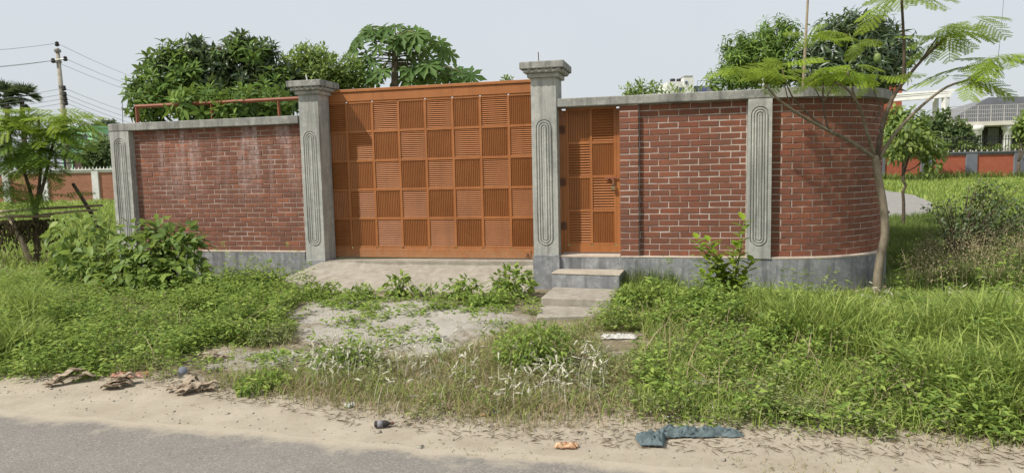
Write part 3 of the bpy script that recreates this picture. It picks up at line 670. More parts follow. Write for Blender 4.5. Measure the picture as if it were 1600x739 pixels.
# ------------------------------------------------------------------ trees behind the walls
def to_obj(name, me, parent, P, Rm, s, off):
    o = bpy.data.objects.new(name, me); COL.objects.link(o); o.parent = parent
    mm = Matrix([list(r) for r in Rm]).to_4x4() @ Matrix.Diagonal((s, s, s, 1)); mm.translation = Vector(P)-Vector(off); o.matrix_local = mm; return o
def leafmesh(name, vt, mt):
    o = npmesh(name, vt[0], vt[1], mt); me = o.data; bpy.data.objects.remove(o); return me
def tree(name, label, cat, base, lobes, tmpl, mt, n, sc=(.8, 1.15), pieces=0, piece='leaf_cluster', bark='bark_dark', upb=.5, r0=.06, inner=.55, mt_in=None, group=None):
    b0 = Vector((base[0], base[1], hz(base[0], base[1]))); r = thing(name, label, cat, b0, 0, group)
    mb = MB(); fork = b0+Vector((0, 0, max(.25, (lobes[0][0].z-b0.z)*.35)))
    mb.tube([b0-Vector((0, 0, .1)), b0.lerp(fork, .5)+Vector((.02, 0, 0)), fork], (r0, r0*.8), 8)
    for c_, rr in lobes:
        limb(mb, [fork, fork.lerp(c_, .5)+Vector((random.uniform(-.1, .1), random.uniform(-.1, .1), .08)), c_], r0*.65, r0*.25)
        for _ in range(5):
            d = Vector((random.gauss(0, 1), random.gauss(0, 1), random.gauss(.3, 1))).normalized(); mb.tube([c_, c_+Vector((d.x*rr[0], d.y*rr[1], d.z*rr[2]))*.8], (r0*.22, r0*.08), 5)
    mb.build('trunk', M[bark], r, True, off=b0)
    P, D = lobes_points(lobes, n, inner); D = unit(D*(1-upb)+np.array([0, 0, upb])+rng.normal(size=P.shape)*.25)
    Rm = basis(D, rng.uniform(0, 6.3, n)); s = rng.uniform(*sc, n)
    k = 0
    if pieces:
        order = np.argsort(P[:, 1]-.35*P[:, 2]); P, Rm, s = P[order], Rm[order], s[order]; k = pieces
        mes = [leafmesh(piece, v, mt) for v in tmpl]
        for i in range(k): to_obj(piece, random.choice(mes), r, P[i], Rm[i], s[i], b0)
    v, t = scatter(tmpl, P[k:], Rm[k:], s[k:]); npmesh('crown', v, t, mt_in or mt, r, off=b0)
    return r
mango = [whorl(12, .15, .26, .37, -.7, 1.0, .06, .4) for _ in range(5)]
mango_d = [whorl(13, .13, .22, .22, -1.1, .7, .06, .7) for _ in range(5)]
small = [whorl(12, .07, .12, .42, -.5, 1.1, .10, .3) for _ in range(5)]
far_w = [whorl(10, .30, .5, .45, -.7, 1.0, .25, .3) for _ in range(4)]
tree('mango_tree', 'bushy mango tree with large glossy leaves above the weathered left wall', 'tree', (-5.0, 12.9),
     [lobe(262, 130, 12.3, 42, 44), lobe(315, 118, 12.5, 46, 42), lobe(390, 110, 12.6, 46, 40), lobe(437, 144, 12.4, 34, 36), lobe(232, 166, 11.9, 28, 24), lobe(330, 168, 11.7, 62, 26), lobe(400, 170, 11.6, 60, 28), lobe(300, 96, 12.6, 42, 26), lobe(376, 72, 12.6, 14, 20), lobe(252, 80, 12.4, 16, 14), lobe(312, 74, 12.6, 18, 12), lobe(345, 78, 12.6, 14, 10), lobe(410, 84, 12.5, 22, 16), lobe(214, 140, 12.2, 12, 18), lobe(345, 158, 11.2, 14, 18)],
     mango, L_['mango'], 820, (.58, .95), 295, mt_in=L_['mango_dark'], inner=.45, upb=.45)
tree('leafy_tree', 'light green small-leaved tree between the mango tree and papaya', 'tree', (-3.4, 13.3),
     [lobe(495, 118, 12.9, 48, 34), lobe(490, 92, 12.9, 26, 18), lobe(540, 122, 12.9, 34, 26), lobe(462, 110, 12.9, 24, 26)], small, L_['guava'], 420, (.8, 1.2), 0, upb=.6)
tree('young_tree', 'tip of a light green plant just above the orange gate', 'plant', (-.05, 13.2), [lobe(795, 128, 12.9, 7, 6)], small, L_['guava'], 14, (.6, .8), r0=.02)
tree('young_tree', 'light green twiggy plant showing above the coping beside white far house', 'plant', (2.7, 13.5),
     [lobe(1008, 142, 13, 26, 9), lobe(985, 146, 13, 14, 6), lobe(1060, 150, 13, 26, 6)], small, L_['guava'], 60, (.7, 1.0), r0=.02)
tree('fruit_tree', 'dark green round-crowned tree behind the fluted pillar of right wall', 'tree', (4.5, 12.6),
     [lobe(1178, 100, 12.2, 52, 40), lobe(1215, 58, 12.3, 34, 30), lobe(1140, 122, 12.1, 34, 26), lobe(1225, 105, 12.2, 40, 36), lobe(1160, 78, 12.2, 34, 26)], mango_d, L_['guava'], 430, (.55, .8), 0, mt_in=L_['mango'], upb=.45)
mr = tree('mango_tree', 'dark drooping mango tree with green fruit behind the curved wall', 'tree', (6.1, 12.4),
     [lobe(1318, 80, 11.9, 60, 50), lobe(1370, 95, 11.8, 52, 48), lobe(1285, 112, 11.8, 38, 34), lobe(1400, 75, 11.9, 34, 30), lobe(1345, 45, 12.0, 46, 24), lobe(1340, 122, 11.6, 66, 26)], mango_d, L_['mango_dark'], 500, (.8, 1.15), 220, upb=.3)
for px, py in ((1335, 79), (1371, 91)):
    p = W(px, py, 10.85); mb = MB(); mb.lathe([(.004, -.085), (.04, -.07), (.055, -.02), (.055, .02), (.04, .06), (.006, .078)], 10, (p.x, p.y, p.z)); mb.tube([(p.x, p.y, p.z+.07), (p.x+.01, p.y+.2, p.z+.3)], .006, 5)
    mb.build('mango_fruit', M['fruit'], mr, True, off=mr.location)
pb = W(1255, 137, 11.4); mb = MB(); mb.tube([(pb.x, pb.y, .3), pb, W(1259, 60, 11.4), W(1264, -30, 11.4)], (.03, .017), 7); o = mb.build('bamboo_pole', M['bamboo'], off=(pb.x, pb.y, .3)); o.location = (pb.x, pb.y, .3); tag(o, 'tall thin bamboo pole rising between the two trees behind right wall', 'pole')

# papaya: palmate lobed leaves on long stalks
def palmate(seed):
    r = random.Random(seed); V = [(0, 0, 0)]; pr = []
    for i in range(7):
        a = -2.35+4.7*i/6; L = 1-.25*abs(i-3)/3+r.uniform(-.07, .07); hw = .36
        pr += [(a-hw, .22), (a-.24, .46*L), (a-.31, .66*L), (a-.13, .76*L), (a, L), (a+.13, .76*L), (a+.31, .66*L), (a+.24, .46*L)]
    pr.append((2.35+.36, .22))
    for a, q in pr: V.append((q*math.cos(a), q*math.sin(a), -.38*q*q+.06*q*math.sin(a*9)))
    n = len(pr); T = [(0, i+1, i+2) for i in range(n-1)]
    return np.array(V)*.34, np.array(T)
pm = [leafmesh('papaya_leaf', palmate(i), L_['papaya']) for i in range(5)]
py_ = 13.2; pb = W(617, 135, py_); pz = hz(pb.x, pb.y); pap = thing('papaya_tree', 'papaya tree with lobed leaves on long stalks above the orange gate', 'tree', (pb.x, pb.y, pz))
mb = MB(); mb.tube([(pb.x, pb.y, pz-.1), pb, W(617, 90, py_), W(619, 62, py_)], (.085, .045), 9); mb.build('trunk', M['bark'], pap, True, off=pap.location)
spots = [(565,58),(580,48),(598,44),(618,40),(638,46),(655,52),(672,62),(555,72),(600,56),(628,56),(648,66),(662,78),(548,92),(574,88),(540,106),(690,88),(678,96),(697,110),(655,102),(640,108),(660,116),(600,110),(585,116),(720,112),(735,118),(705,122),(672,126),(630,122),(555,120),(612,72),(590,72),(640,84),(690,74),(612,128),(575,130),(650,128),(725,126)]
spots = spots+[(a+random.uniform(-14, 14), b_+random.uniform(-8, 10)) for a, b_ in spots[:26]]
for i, (px, py) in enumerate(spots):
    Y = py_+random.uniform(-.55, .45); tip = W(px, py, Y); hub = W(617+random.uniform(-4, 4), 62+max(0, (py-50))*.55, py_)
    d = tip-hub; hd = Vector((d.x, d.y-.15, 0)); hd = hd.normalized() if hd.length > .05 else Vector((random.uniform(-1, 1), -1, 0)).normalized()
    ax = (hd+Vector((random.uniform(-.3, .3), random.uniform(-.3, .3), -random.uniform(.5, 1.5)))).normalized(); nn = (Vector((0, 0, 1))*.75+Vector((random.uniform(-.4, .4), -.7, .1))); nn = (nn-ax*nn.dot(ax)).normalized(); sd = nn.cross(ax)
    lf = to_obj('papaya_leaf', random.choice(pm), pap, tip, np.array([ax, sd, nn]).T, random.uniform(.72, 1.05), pap.location)
    mb = MB(); limb(mb, [hub, hub.lerp(tip, .55)+Vector((0, 0, .1)), tip], .014, .007, 5); mb.build('leaf_stalk', M['twig'], pap, True, off=pap.location)

# ------------------------------------------------------------------ feather-leaved saplings
def frond(seed, pairs=10, teeth=9):
    r = random.Random(seed); V = []; T = []; dr = r.uniform(.12, .3)
    def tri(a, b, c): k = len(V); V.extend((a, b, c)); T.append((k, k+1, k+2))
    ax = lambda t: np.array([t, 0, -dr*t*t])
    for i in range(8):
        a, b = ax(i/8), ax((i+1)/8); o = np.array([0, .007, 0]); tri(a-o, a+o, b+o); tri(a-o, b+o, b-o)
    for i in range(pairs):
        t = .16+.82*i/(pairs-1); L = .36*max(.25, math.sin(math.pi*(.18+.74*t)))**.8*r.uniform(.88, 1.08)
        for s in (-1, 1):
            an = math.radians(62-18*t)+r.uniform(-.08, .08); d = np.array([math.cos(an), s*math.sin(an), -.10-r.uniform(0, .2)]); e = np.array([-s*math.sin(an), math.cos(an), 0])*s
            b0 = ax(t)
            for k in range(teeth):
                u0, u1 = k/teeth, (k+1)/teeth; w = .052*math.sin(math.pi*(.1+.82*(k+.5)/teeth))**.5; dz = lambda u: np.array([0, 0, -.10*u*u])*L
                p0, p1 = b0+d*L*u0+dz(u0), b0+d*L*u1+dz(u1); mid = (p0+p1)/2
                tri(p0, p1, mid+e*w+d*.012); tri(p1, p0, mid-e*w+d*.012)
    return np.array(V), np.array(T)
def fronds(parent, mes, clusters, off, size):
    for (c_, n, reach, s) in clusters:
        for i in range(n):
            az = 6.283*i/n+random.uniform(-.45, .45); d = Vector((math.cos(az), math.sin(az)*.9, random.uniform(-.45, .25))).normalized()
            sd = Vector((0, 0, 1)).cross(d).normalized(); nn = d.cross(sd); ro = random.uniform(-.55, .55); sd2 = sd*math.cos(ro)+nn*math.sin(ro); nn = d.cross(sd2)
            p = c_+Vector((random.uniform(-1, 1)*reach, random.uniform(-1, 1)*reach, random.uniform(-.4, .4)*reach*.35))
            to_obj('frond', random.choice(mes), parent, p, np.array([d, sd2, nn]).T, s*size*random.uniform(.8, 1.15), off)
fm = [leafmesh('frond', frond(i), L_['feather']) for i in range(6)]
fd = [leafmesh('frond', frond(20+i), L_['feather_dark']) for i in range(6)]
b0 = Vector((4.22, 7.86, hz(4.22, 7.86))); ft = thing('feathery_sapling', 'slender pale-barked sapling with spreading feathery fronds at the curved wall', 'tree', b0)
def w(px, py, Y=7.86): return W(px, py, Y)
mb = MB(); limb(mb, [w(1369, 492), w(1371, 440), w(1377, 395), w(1383, 365), w(1380, 320), w(1373, 280), w(1367, 243)], .052, .038, 9); mb.tube([w(1379, 335), w(1389, 331)], .018, 6); mb.build('trunk', M['bark'], ft, True, off=b0)
for pts, ra, rb, mt in [([w(1367, 247), w(1330, 222, 7.8), w(1290, 202, 7.7), w(1250, 180, 7.6), w(1215, 155, 7.5), w(1196, 133, 7.45)], .026, .010, 'bark'),
                    ([w(1303, 208, 7.72), w(1270, 185, 7.75), w(1237, 150, 7.8), w(1222, 108, 7.8)], .014, .007, 'bark_dark'), ([w(1294, 202, 7.7), w(1287, 170, 7.7), w(1286, 128, 7.7)], .013, .007, 'bark_dark'), ([w(1288, 158, 7.7), w(1305, 128, 7.75)], .008, .005, 'bark'),
                    ([w(1237, 170, 7.58), w(1230, 150, 7.6), w(1226, 132, 7.6)], .007, .005, 'bark_dark'), ([w(1285, 160, 7.7), w(1272, 136, 7.65)], .007, .005, 'bark_dark'),
                    ([w(1367, 244), w(1354, 205, 7.75), w(1345, 172, 7.7), w(1327, 143, 7.6), w(1305, 129, 7.55)], .022, .010, 'bark'), ([w(1338, 158, 7.65), w(1329, 130, 7.6), w(1324, 112, 7.6)], .014, .008, 'bark'),
                    ([w(1371, 244), w(1378, 200, 7.9), w(1394, 155, 8.0), w(1411, 130, 8.0), w(1440, 95, 8.1), w(1481, 56, 8.1)], .030, .012, 'bark_dark'), ([w(1411, 130, 8.0), w(1413, 85, 7.95), w(1410, 20, 7.9), w(1408, -20, 7.9)], .019, .012, 'bark_dark'), ([w(1436, 99, 8.1), w(1465, 58, 8.0)], .011, .007, 'bark_dark'),
                    ([w(1373, 250), w(1400, 207, 7.8), w(1440, 166, 7.75), w(1480, 136, 7.7), w(1515, 124, 7.7), w(1546, 102, 7.7)], .021, .009, 'bark'), ([w(1366, 190, 7.7), w(1375, 170, 7.7), w(1365, 140, 7.7)], .008, .005, 'bark_dark')]:
    mb = MB(); limb(mb, pts, ra, rb, 7); mb.build('branch', M[mt], ft, True, off=b0)
fronds(ft, fm, [(w(1165, 108, 7.5), 4, .12, 1.0), (w(1200, 112, 7.5), 5, .15, 1.0), (w(1240, 100, 7.7), 5, .15, 1.0), (w(1235, 116, 7.5), 4, .15, .9), (w(1285, 112, 7.7), 5, .15, 1.0), (w(1310, 122, 7.6), 5, .15, .9), (w(1335, 108, 7.6), 5, .15, 1.0), (w(1375, 120, 7.7), 5, .14, .9), (w(1270, 52, 7.9), 3, .12, .7), (w(1300, 46, 7.9), 5, .14, .8), (w(1330, 68, 7.9), 4, .12, .75)], b0, .42)
fronds(ft, fm, [(w(1408, -4, 7.9), 8, .12, 1.1), (w(1484, 48, 8.1), 7, .12, 1.05), (w(1470, 58, 8.0), 4, .1, .9), (w(1510, 32, 8.1), 4, .1, .9), (w(1542, 96, 7.7), 7, .12, 1.1), (w(1512, 118, 7.7), 5, .1, .9), (w(1580, 90, 7.7), 5, .1, .9)], b0, .50)
b1 = Vector((-9.05, 13.0, hz(-9.05, 13.0))); fl = thing('feathery_sapling', 'dense feathery-leaved sapling with three dark stems beside the bamboo trellis', 'tree', b1)
def w2(px, py, Y=13.0): return W(px, py, Y)
for pts, ra, rb in [([w2(61, 425), w2(57, 370), w2(55, 325)], .062, .05), ([w2(55, 328), w2(43, 285), w2(32, 255), w2(10, 215)], .036, .015), ([w2(56, 328), w2(62, 285), w2(64, 240), w2(60, 180)], .034, .015), ([w2(57, 325), w2(70, 280), w2(80, 235), w2(92, 200), w2(104, 172)], .034, .012), ([w2(76, 250), w2(95, 225), w2(120, 205)], .02, .01)]:
    mb = MB(); limb(mb, pts, ra, rb, 8); mb.build('stem', M['bark_dark'], fl, True, off=b1)
fronds(fl, fm, [(w2(15, 178), 6, .35, 1.1), (w2(50, 186), 6, .35, 1.1), (w2(95, 178), 6, .3, 1.0), (w2(118, 188), 5, .25, .9), (w2(-20, 195), 6, .35, 1.1), (w2(40, 205, 12.6), 6, .35, 1.0), (w2(75, 200, 12.6), 5, .35, 1.0)], b1, .72)
fronds(fl, fm, [(w2(30, 182), 5, .4, 1.0), (w2(105, 182, 12.8), 5, .2, .9), (w2(70, 250, 12.6), 4, .3, .8)], b1, .72)
fronds(fl, fd, [(w2(-10, 205, 13.2), 5, .5, 1.0), (w2(35, 222, 13.2), 4, .5, 1.0), (w2(85, 190, 13.3), 4, .4, 1.0), (w2(20, 215), 6, .4, 1.1), (w2(60, 222, 12.7), 7, .4, 1.1), (w2(95, 205), 6, .3, 1.0), (w2(5, 232, 12.7), 6, .4, 1.1), (w2(45, 242, 12.6), 7, .4, 1.0), (w2(82, 236, 12.7), 6, .35, .9), (w2(20, 195, 13.4), 7, .5, 1.1), (w2(65, 205, 13.4), 7, .5, 1.1), (w2(-25, 220), 6, .4, 1.1), (w2(-20, 245), 6, .4, 1.1), (w2(15, 288, 12.6), 6, .3, .8), (w2(48, 300, 12.6), 5, .25, .7), (w2(75, 305, 12.7), 4, .2, .7), (w2(35, 258, 12.8), 7, .4, .9), (w2(20, 310, 12.6), 5, .3, .7)], b1, .72)

# ------------------------------------------------------------------ bushes and weeds
def single_leaf(L, ratio, dr): return leaves(np.array([[0, 0, 0.]]), np.array([[1., 0, 0]]), np.array([[0, 0, 1.]]), L, L*ratio, .14, dr)
def leafy(name, label, cat, base, lobes, n, L, ratio, mt, k=0, stem='twig', inner=.5, group=None, droop=.35, nst=6, sr=.012, lift=.35):
    """a bush whose stems run out to its lobes; the k leaves nearest the road are objects of their own"""
    b0 = Vector((base[0], base[1], hz(*base[:2]))); r = thing(name, label, cat, b0, 0, group); mb = MB()
    for c_, rr in lobes:
        for _ in range(nst):
            d = Vector((random.gauss(0, 1), random.gauss(0, 1), random.gauss(.5, .8))).normalized(); e = c_+Vector((d.x*rr[0], d.y*rr[1], d.z*rr[2]))*.85
            s0 = b0+Vector((random.uniform(-.06, .06), random.uniform(-.06, .06), -.03)); limb(mb, [s0, s0.lerp(e, .5)+Vector((0, 0, .06)), e], sr, sr*.35, 5)
    mb.build('stems', M[stem], r, True, off=b0)
    P, D = lobes_points(lobes, n, inner); ok = P[:, 2] > height(P[:, 0], P[:, 1])+.02; P, D = P[ok], D[ok]; n = len(P)
    D = unit(D*[1, 1, .5]+rng.normal(size=P.shape)*.5+np.array([0, 0, -droop])); U = unit(np.array([[0, 0, 1.]])+rng.normal(size=P.shape)*lift); s = rng.uniform(.6, 1.15, n)
    o_ = np.argsort(P[:, 1]-.4*P[:, 2]); P, D, U, s = P[o_], D[o_], U[o_], s[o_]
    if k:
        mes = [leafmesh('leaf', single_leaf(L, ratio*random.uniform(.9, 1.1), d), mt) for d in (.1, .25, .4, .55)]
        Sd = unit(np.cross(D, U)); Nn = np.cross(Sd, D)
        for i in range(min(k, n)): to_obj('leaf', random.choice(mes), r, P[i], np.stack([D[i], -Sd[i], Nn[i]], 1), s[i], b0)
    if n > k:
        v, t = leaves(P[k:], D[k:], U[k:], L*s[k:], L*ratio*s[k:], .15, rng.uniform(.1, .5, n-k)); npmesh('foliage', v, t, mt, r, off=b0)
    return r
leafy('broad_leaf_bush', 'dense broad-leaved bush hiding the foot of the left brick wall', 'bush', (-4.9, 9.75),
      [lobe(255, 408, 9.7, 58, 52), lobe(220, 385, 9.8, 40, 40), lobe(285, 385, 9.8, 34, 30), lobe(205, 430, 9.5, 50, 36), lobe(280, 436, 9.4, 44, 28), lobe(262, 362, 9.8, 34, 20)], 900, .18, .55, L_['broad'], 290)
leafy('broad_leaf_bush', 'looser light green broad-leaved bush left of the dense bush', 'bush', (-6.0, 10.0),
      [lobe(140, 392, 10.0, 50, 42), lobe(110, 362, 10.2, 32, 26), lobe(165, 425, 9.7, 44, 34), lobe(118, 420, 9.9, 40, 34), lobe(160, 350, 10.1, 20, 16)], 430, .17, .55, L_['broad'], 200, nst=4)
def gxy(px, py, z=.06): p = G(px, py, z); return (p.x, p.y)
def weed(label, px, py, wpx, hpx, n, L, ratio, mt, grp='weeds growing out of the ramp foot', name='leafy_weed', cat='weed'):
    x, y = gxy(px, py, .12 if py < 470 else .06); Y = y
    s = Y/F; c_ = Vector((x, y, hz(x, y)+hpx*.42*s)); lb = [(c_, (wpx*.5*s, wpx*.38*s, hpx*.55*s)), (c_+Vector((wpx*.16*s, .02, hpx*.15*s)), (wpx*.26*s, wpx*.24*s, hpx*.45*s)), (c_+Vector((-wpx*.2*s, -.03, -hpx*.05*s)), (wpx*.28*s, wpx*.24*s, hpx*.45*s))]
    return leafy(name, label, cat, (x, y), lb, n, L, ratio, mt, 0, group=grp, nst=3, sr=.006, droop=.1, lift=.5, inner=.7)
H = L_['herb']
weed('bright leafy weed standing tall against the left plinth beside the ramp', 422, 452, 46, 46, 154, 0.099, .45, H)
weed('low spreading weed at the left end of the ramp edge', 505, 462, 60, 24, 330, 0.061, .5, H)
weed('small round weed on the ramp edge above the white lip', 562, 468, 44, 26, 286, 0.055, .5, H)
weed('broad-leaved pale weed at the middle of the ramp foot', 624, 470, 44, 32, 132, 0.121, .42, H)
weed('low dark weed right of the pale broad-leaved weed', 668, 476, 56, 26, 160, .055, .5, H)
weed('leafy weed near the right part of the ramp foot', 722, 472, 58, 34, 242, 0.088, .5, H)
weed('largest weed of the ramp foot, reaching up beside the dark ramp corner', 800, 470, 66, 50, 330, 0.105, .48, H)
weed('creeping weed lying flat between the two largest ramp weeds', 762, 482, 70, 22, 374, 0.066, .5, H)
weed('dense round weed clump in front of the broken apron', 835, 572, 128, 70, 1500, .055, .36, H, None, 'weed_clump', 'weed')
weed('wide low weed clump left of the round weed clump', 540, 568, 120, 40, 700, .06, .4, H, None, 'weed_clump', 'weed')
weed('yellow green weed clump in the tall grass below the fluted wall pillar', 1225, 545, 100, 62, 800, .055, .38, H, None, 'weed_clump', 'weed')
weed('low herb clump beside the lower door step', 1010, 490, 96, 48, 520, .06, .5, H, None, 'weed_clump', 'weed')
weed('herb clump in front of the sapling by the right wall', 1110, 505, 100, 60, 560, .06, .5, H, None, 'weed_clump', 'weed')
weed('dry twiggy clump at the left edge of the broken apron', 430, 535, 80, 32, 600, .04, .3, L_['herb_olive'], None, 'weed_clump', 'weed')
weed('bright clump by the road edge below the small lower apron', 410, 605, 80, 30, 420, .055, .4, H, None, 'weed_clump', 'weed')
# leafy sapling before the right plinth
b0 = Vector((*gxy(1138, 478, .1), .08)); sp_ = thing('leafy_sapling', 'knee-high leafy sapling before the fluted pillar of the right wall', 'sapling', b0)
mb = MB(); tops = [(1162, 348), (1150, 388), (1108, 380), (1090, 376), (1128, 415), (1174, 410), (1118, 400), (1160, 440), (1100, 430)]; PP = []; DD = []
for px, py in tops:
    e = W(px, py, b0.y+random.uniform(-.15, .15)); limb(mb, [b0, b0.lerp(e, .5)+Vector((random.uniform(-.04, .04), 0, .05)), e], .010, .004, 5)
    for k in range(20):
        f_ = .25+.77*k/19; a = k*2.4; PP.append(b0.lerp(e, f_)); DD.append((math.cos(a), math.sin(a)-.25, .75))
mb.build('stems', M['twig'], sp_, True, off=b0); v, t = leaves(PP, np.array(DD), np.array([[0, 0, 1.]]), rng.uniform(.11, .19, len(PP)), .08, .15, .25); npmesh('foliage', v, t, L_['feather'], sp_, off=b0)
# thin crooked tree and dark shrub on the right
tb = Vector((*gxy(1412, 360, .3), .0)); tb.z = hz(tb.x, tb.y); tt = thing('thin_tree', 'thin crooked young tree on the verge right of the curved wall', 'tree', tb)
ty = tb.y; mb = MB(); limb(mb, [tb-Vector((0, 0, .1)), W(1412, 320, ty), W(1411, 300, ty), W(1415, 290, ty), W(1411, 280, ty), W(1417, 255, ty), W(1425, 235, ty), W(1432, 215, ty)], .035, .016, 7)
limb(mb, [W(1413, 268, ty), W(1430, 262, ty), W(1445, 245, ty)], .014, .008, 5); limb(mb, [W(1424, 240, ty), W(1440, 240, ty), W(1462, 235, ty)], .012, .006, 5); limb(mb, [W(1424, 238, ty), W(1410, 225, ty), W(1395, 222, ty)], .012, .006, 5)
mb.build('trunk', M['bark_dark'], tt, True, off=tb)
lb = [lobe(1410, 222, ty, 26, 22), lobe(1440, 222, ty, 26, 22), lobe(1460, 232, ty, 18, 24), lobe(1420, 205, ty, 20, 14), lobe(1452, 258, ty, 16, 20), lobe(1398, 238, ty, 14, 14)]
P, D = lobes_points(lb, 620, .8); D = unit(D*[1, 1, .3]+rng.normal(size=P.shape)*.5+[0, 0, -.7]); v, t = leaves(P, D, unit(np.array([[0, 0, 1.]])+rng.normal(size=P.shape)*.4), rng.uniform(.10, .19, len(P)), .07, .15, .3); npmesh('crown', v, t, L_['thin'], tt, off=tb)
leafy('dark_shrub', 'dark small-leaved twiggy shrub at the right edge before the lane', 'shrub', (7.35, 11.3),
      [lobe(1520, 335, 11.2, 60, 36), lobe(1560, 320, 11.3, 46, 34), lobe(1478, 325, 11.2, 34, 14), lobe(1535, 298, 11.3, 24, 26), lobe(1590, 345, 11.2, 46, 40), lobe(1510, 365, 11.0, 50, 26)], 1500, .075, .5, L_['shrub_dark'], 0, 'bark_dark', .85, nst=9, sr=.012)
leafy('roadside_shrub', 'pale green shrub behind the dark shrub on the right verge', 'shrub', (8.6, 12.6),
      [lobe(1585, 310, 12.4, 44, 26), lobe(1550, 300, 12.5, 30, 20), lobe(1620, 330, 12.3, 40, 36)], 700, .09, .4, L_['herb'], 0, 'bark_dark', .8, nst=6)

# ------------------------------------------------------------------ grass and herb cover
APR = APRON + [gpoly([(930, 520), (1000, 518), (1025, 545), (985, 560), (935, 552)], .06), [tuple(G(px, py, .35)[:2]) for px, py in LANE], [tuple(p[:2]) for p in rp], [(.36, 9.2), (1.42, 8.9), (1.12, 7.62), (.68, 7.4), (.33, 7.75)]]
def clear(P):
    k = np.zeros(len(P), bool)
    for p in APR: k |= inpoly(P[:, 0], P[:, 1], p)
    b_ = P[:, 1]-(9.46-.2485*P[:, 0]); inside = (b_ > -.02) & (P[:, 0] > -.1) & (P[:, 0] < 4.6)
    b2_ = P[:, 1]-(9.80-.2485*P[:, 0]); inside |= (b2_ > -.02) & (b2_ < 8) & (P[:, 0] > -6.75) & (P[:, 0] <= 0)
    inside |= (np.hypot(P[:, 0]-3.72, P[:, 1]-10.0) < 1.62)
    return P[~(k | inside)]
def grass(name, polys, n, hgt, wd, lean, mt, pat=(1, 1.2), edge=None, z=.06, wall=False):
    V = []
    for poly, share in polys:
        P = fill(gpoly(poly, z), int(n*share)); P = P if name == 'apron_grass' else clear(P); P = patchy(P, *pat)
        if edge: P = P[veg_dist(P[:, 0], P[:, 1]) > rng.uniform(edge[0], edge[1], len(P))]
        wd_ = np.abs(P[:, 1]-(9.38-.2485*P[:, 0])); near_w = np.clip(.16+wd_*.36, .16, 1.0) if wall else 1.0
        wv = near_w*(.72+.28*np.sin(P[:, 0]*3.1+P[:, 1]*2.3+1)*np.sin(P[:, 0]*1.3-P[:, 1]*2.9))
        V.append(blades(P, rng.uniform(*hgt, len(P))*wv, rng.uniform(wd*.6, wd*1.3, len(P)), rng.uniform(*lean, len(P))))
    v, t = join(V); return npmesh(name, v, t, L_[mt], kind='stuff')
CREEP = {'ramp_edge_weeds', 'apron_grass'}
def herbs(name, polys, n, hgt, L, mt, per=26, pat=(1, 1.2), spread=.10, edge=None, z=.06, ratio=.45):
    V = []
    for poly, share in polys:
        C_ = fill(gpoly(poly, z), int(n*share)); C_ = C_ if name in CREEP else clear(C_); C_ = patchy(C_, *pat)
        if edge: C_ = C_[veg_dist(C_[:, 0], C_[:, 1]) > rng.uniform(edge[0], edge[1], len(C_))]
        k = len(C_); hh = rng.uniform(*hgt, k)*np.clip(.75+.55*np.sin(C_[:, 0]*4.1+C_[:, 1]*3.3)*np.sin(C_[:, 0]*2.3-C_[:, 1]*3.7)+.35*np.sin(C_[:, 0]*9.1-C_[:, 1]*7.3), .25, 2)
        P = np.repeat(C_, per, 0); h2 = np.repeat(hh, per); u = rng.uniform(.05, 1, k*per)
        a = rng.uniform(0, 6.283, k*per); rr = spread*np.sqrt(rng.uniform(0, 1, k*per))*(1.15-.6*u)
        P = P+np.stack([np.cos(a)*rr, np.sin(a)*rr, h2*u], 1); D = np.stack([np.cos(a), np.sin(a), rng.uniform(-.3, .6, k*per)], 1)
        V.append(leaves4(P, D, unit(np.array([[0, 0, 1.]])+rng.normal(size=P.shape)*.3), rng.uniform(L*.5, L*1.2, k*per), L*ratio))
    v, t = join(V); return npmesh(name, v, t, L_[mt], kind='stuff')
LEFT = [(-60, 475), (60, 455), (200, 462), (330, 450), (470, 455), (505, 470), (478, 500), (420, 540), (340, 535), (282, 552), (280, 590), (300, 604), (-60, 606)]
MID = [(300, 604), (330, 585), (440, 575), (520, 560), (640, 560), (720, 548), (780, 528), (940, 505), (1010, 520), (1060, 610), (1060, 690), (800, 690), (560, 660), (430, 640)]
RIGHT = [(930, 500), (960, 480), (1150, 490), (1320, 500), (1700, 490), (1700, 760), (1300, 705), (1010, 690), (1000, 600)]
herbs('herb_cover', [(LEFT, .66), (RIGHT, .34)], 4300, (.08, .34), .062, 'herb', 30, (1.6, .60), .12, (-.02, .25))
herbs('olive_herb_cover', [(LEFT, .25), (RIGHT, .6), (MID, .15)], 2600, (.05, .20), .042, 'herb_olive', 26, (1.4, .66), .10, (-.05, .3))
grass('short_grass', [(LEFT, .3), (RIGHT, .55), (MID, .08)], 70000, (.06, .26), .006, (.2, .9), 'grass', (1.1, .62), (-.02, .35), .06, True)
grass('dry_grass', [(MID, .6), (RIGHT, .32), (LEFT, .08)], 64000, (.04, .15), .0048, (.3, 1.3), 'grass_dry', (.9, .75), (-.10, .35))
TALL = [(1000, 470), (1180, 474), (1380, 478), (1420, 448), (1700, 440), (1700, 690), (1500, 650), (1400, 590), (1260, 555), (1180, 520), (1060, 505)]
grass('tall_grass', [(TALL, .62), ([(955, 462), (1180, 462), (1390, 468), (1390, 492), (960, 490)], .20), ([(-80, 440), (50, 440), (85, 470), (75, 550), (-80, 575)], .22)], 40000, (.22, .74), .0115, (.25, 1.0), 'grass', (.8, .9), None, .06, True)
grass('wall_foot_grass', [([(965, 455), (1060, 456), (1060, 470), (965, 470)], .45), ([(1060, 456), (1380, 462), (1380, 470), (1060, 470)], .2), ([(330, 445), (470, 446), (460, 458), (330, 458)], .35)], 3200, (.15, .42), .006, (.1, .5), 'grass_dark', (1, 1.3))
grass('verge_grass', [([(1385, 450), (1700, 440), (1700, 365), (1480, 352), (1385, 355)], 1.0)], 26000, (.15, .42), .011, (.2, .8), 'grass_dark', (.8, 1.2), None, .2)
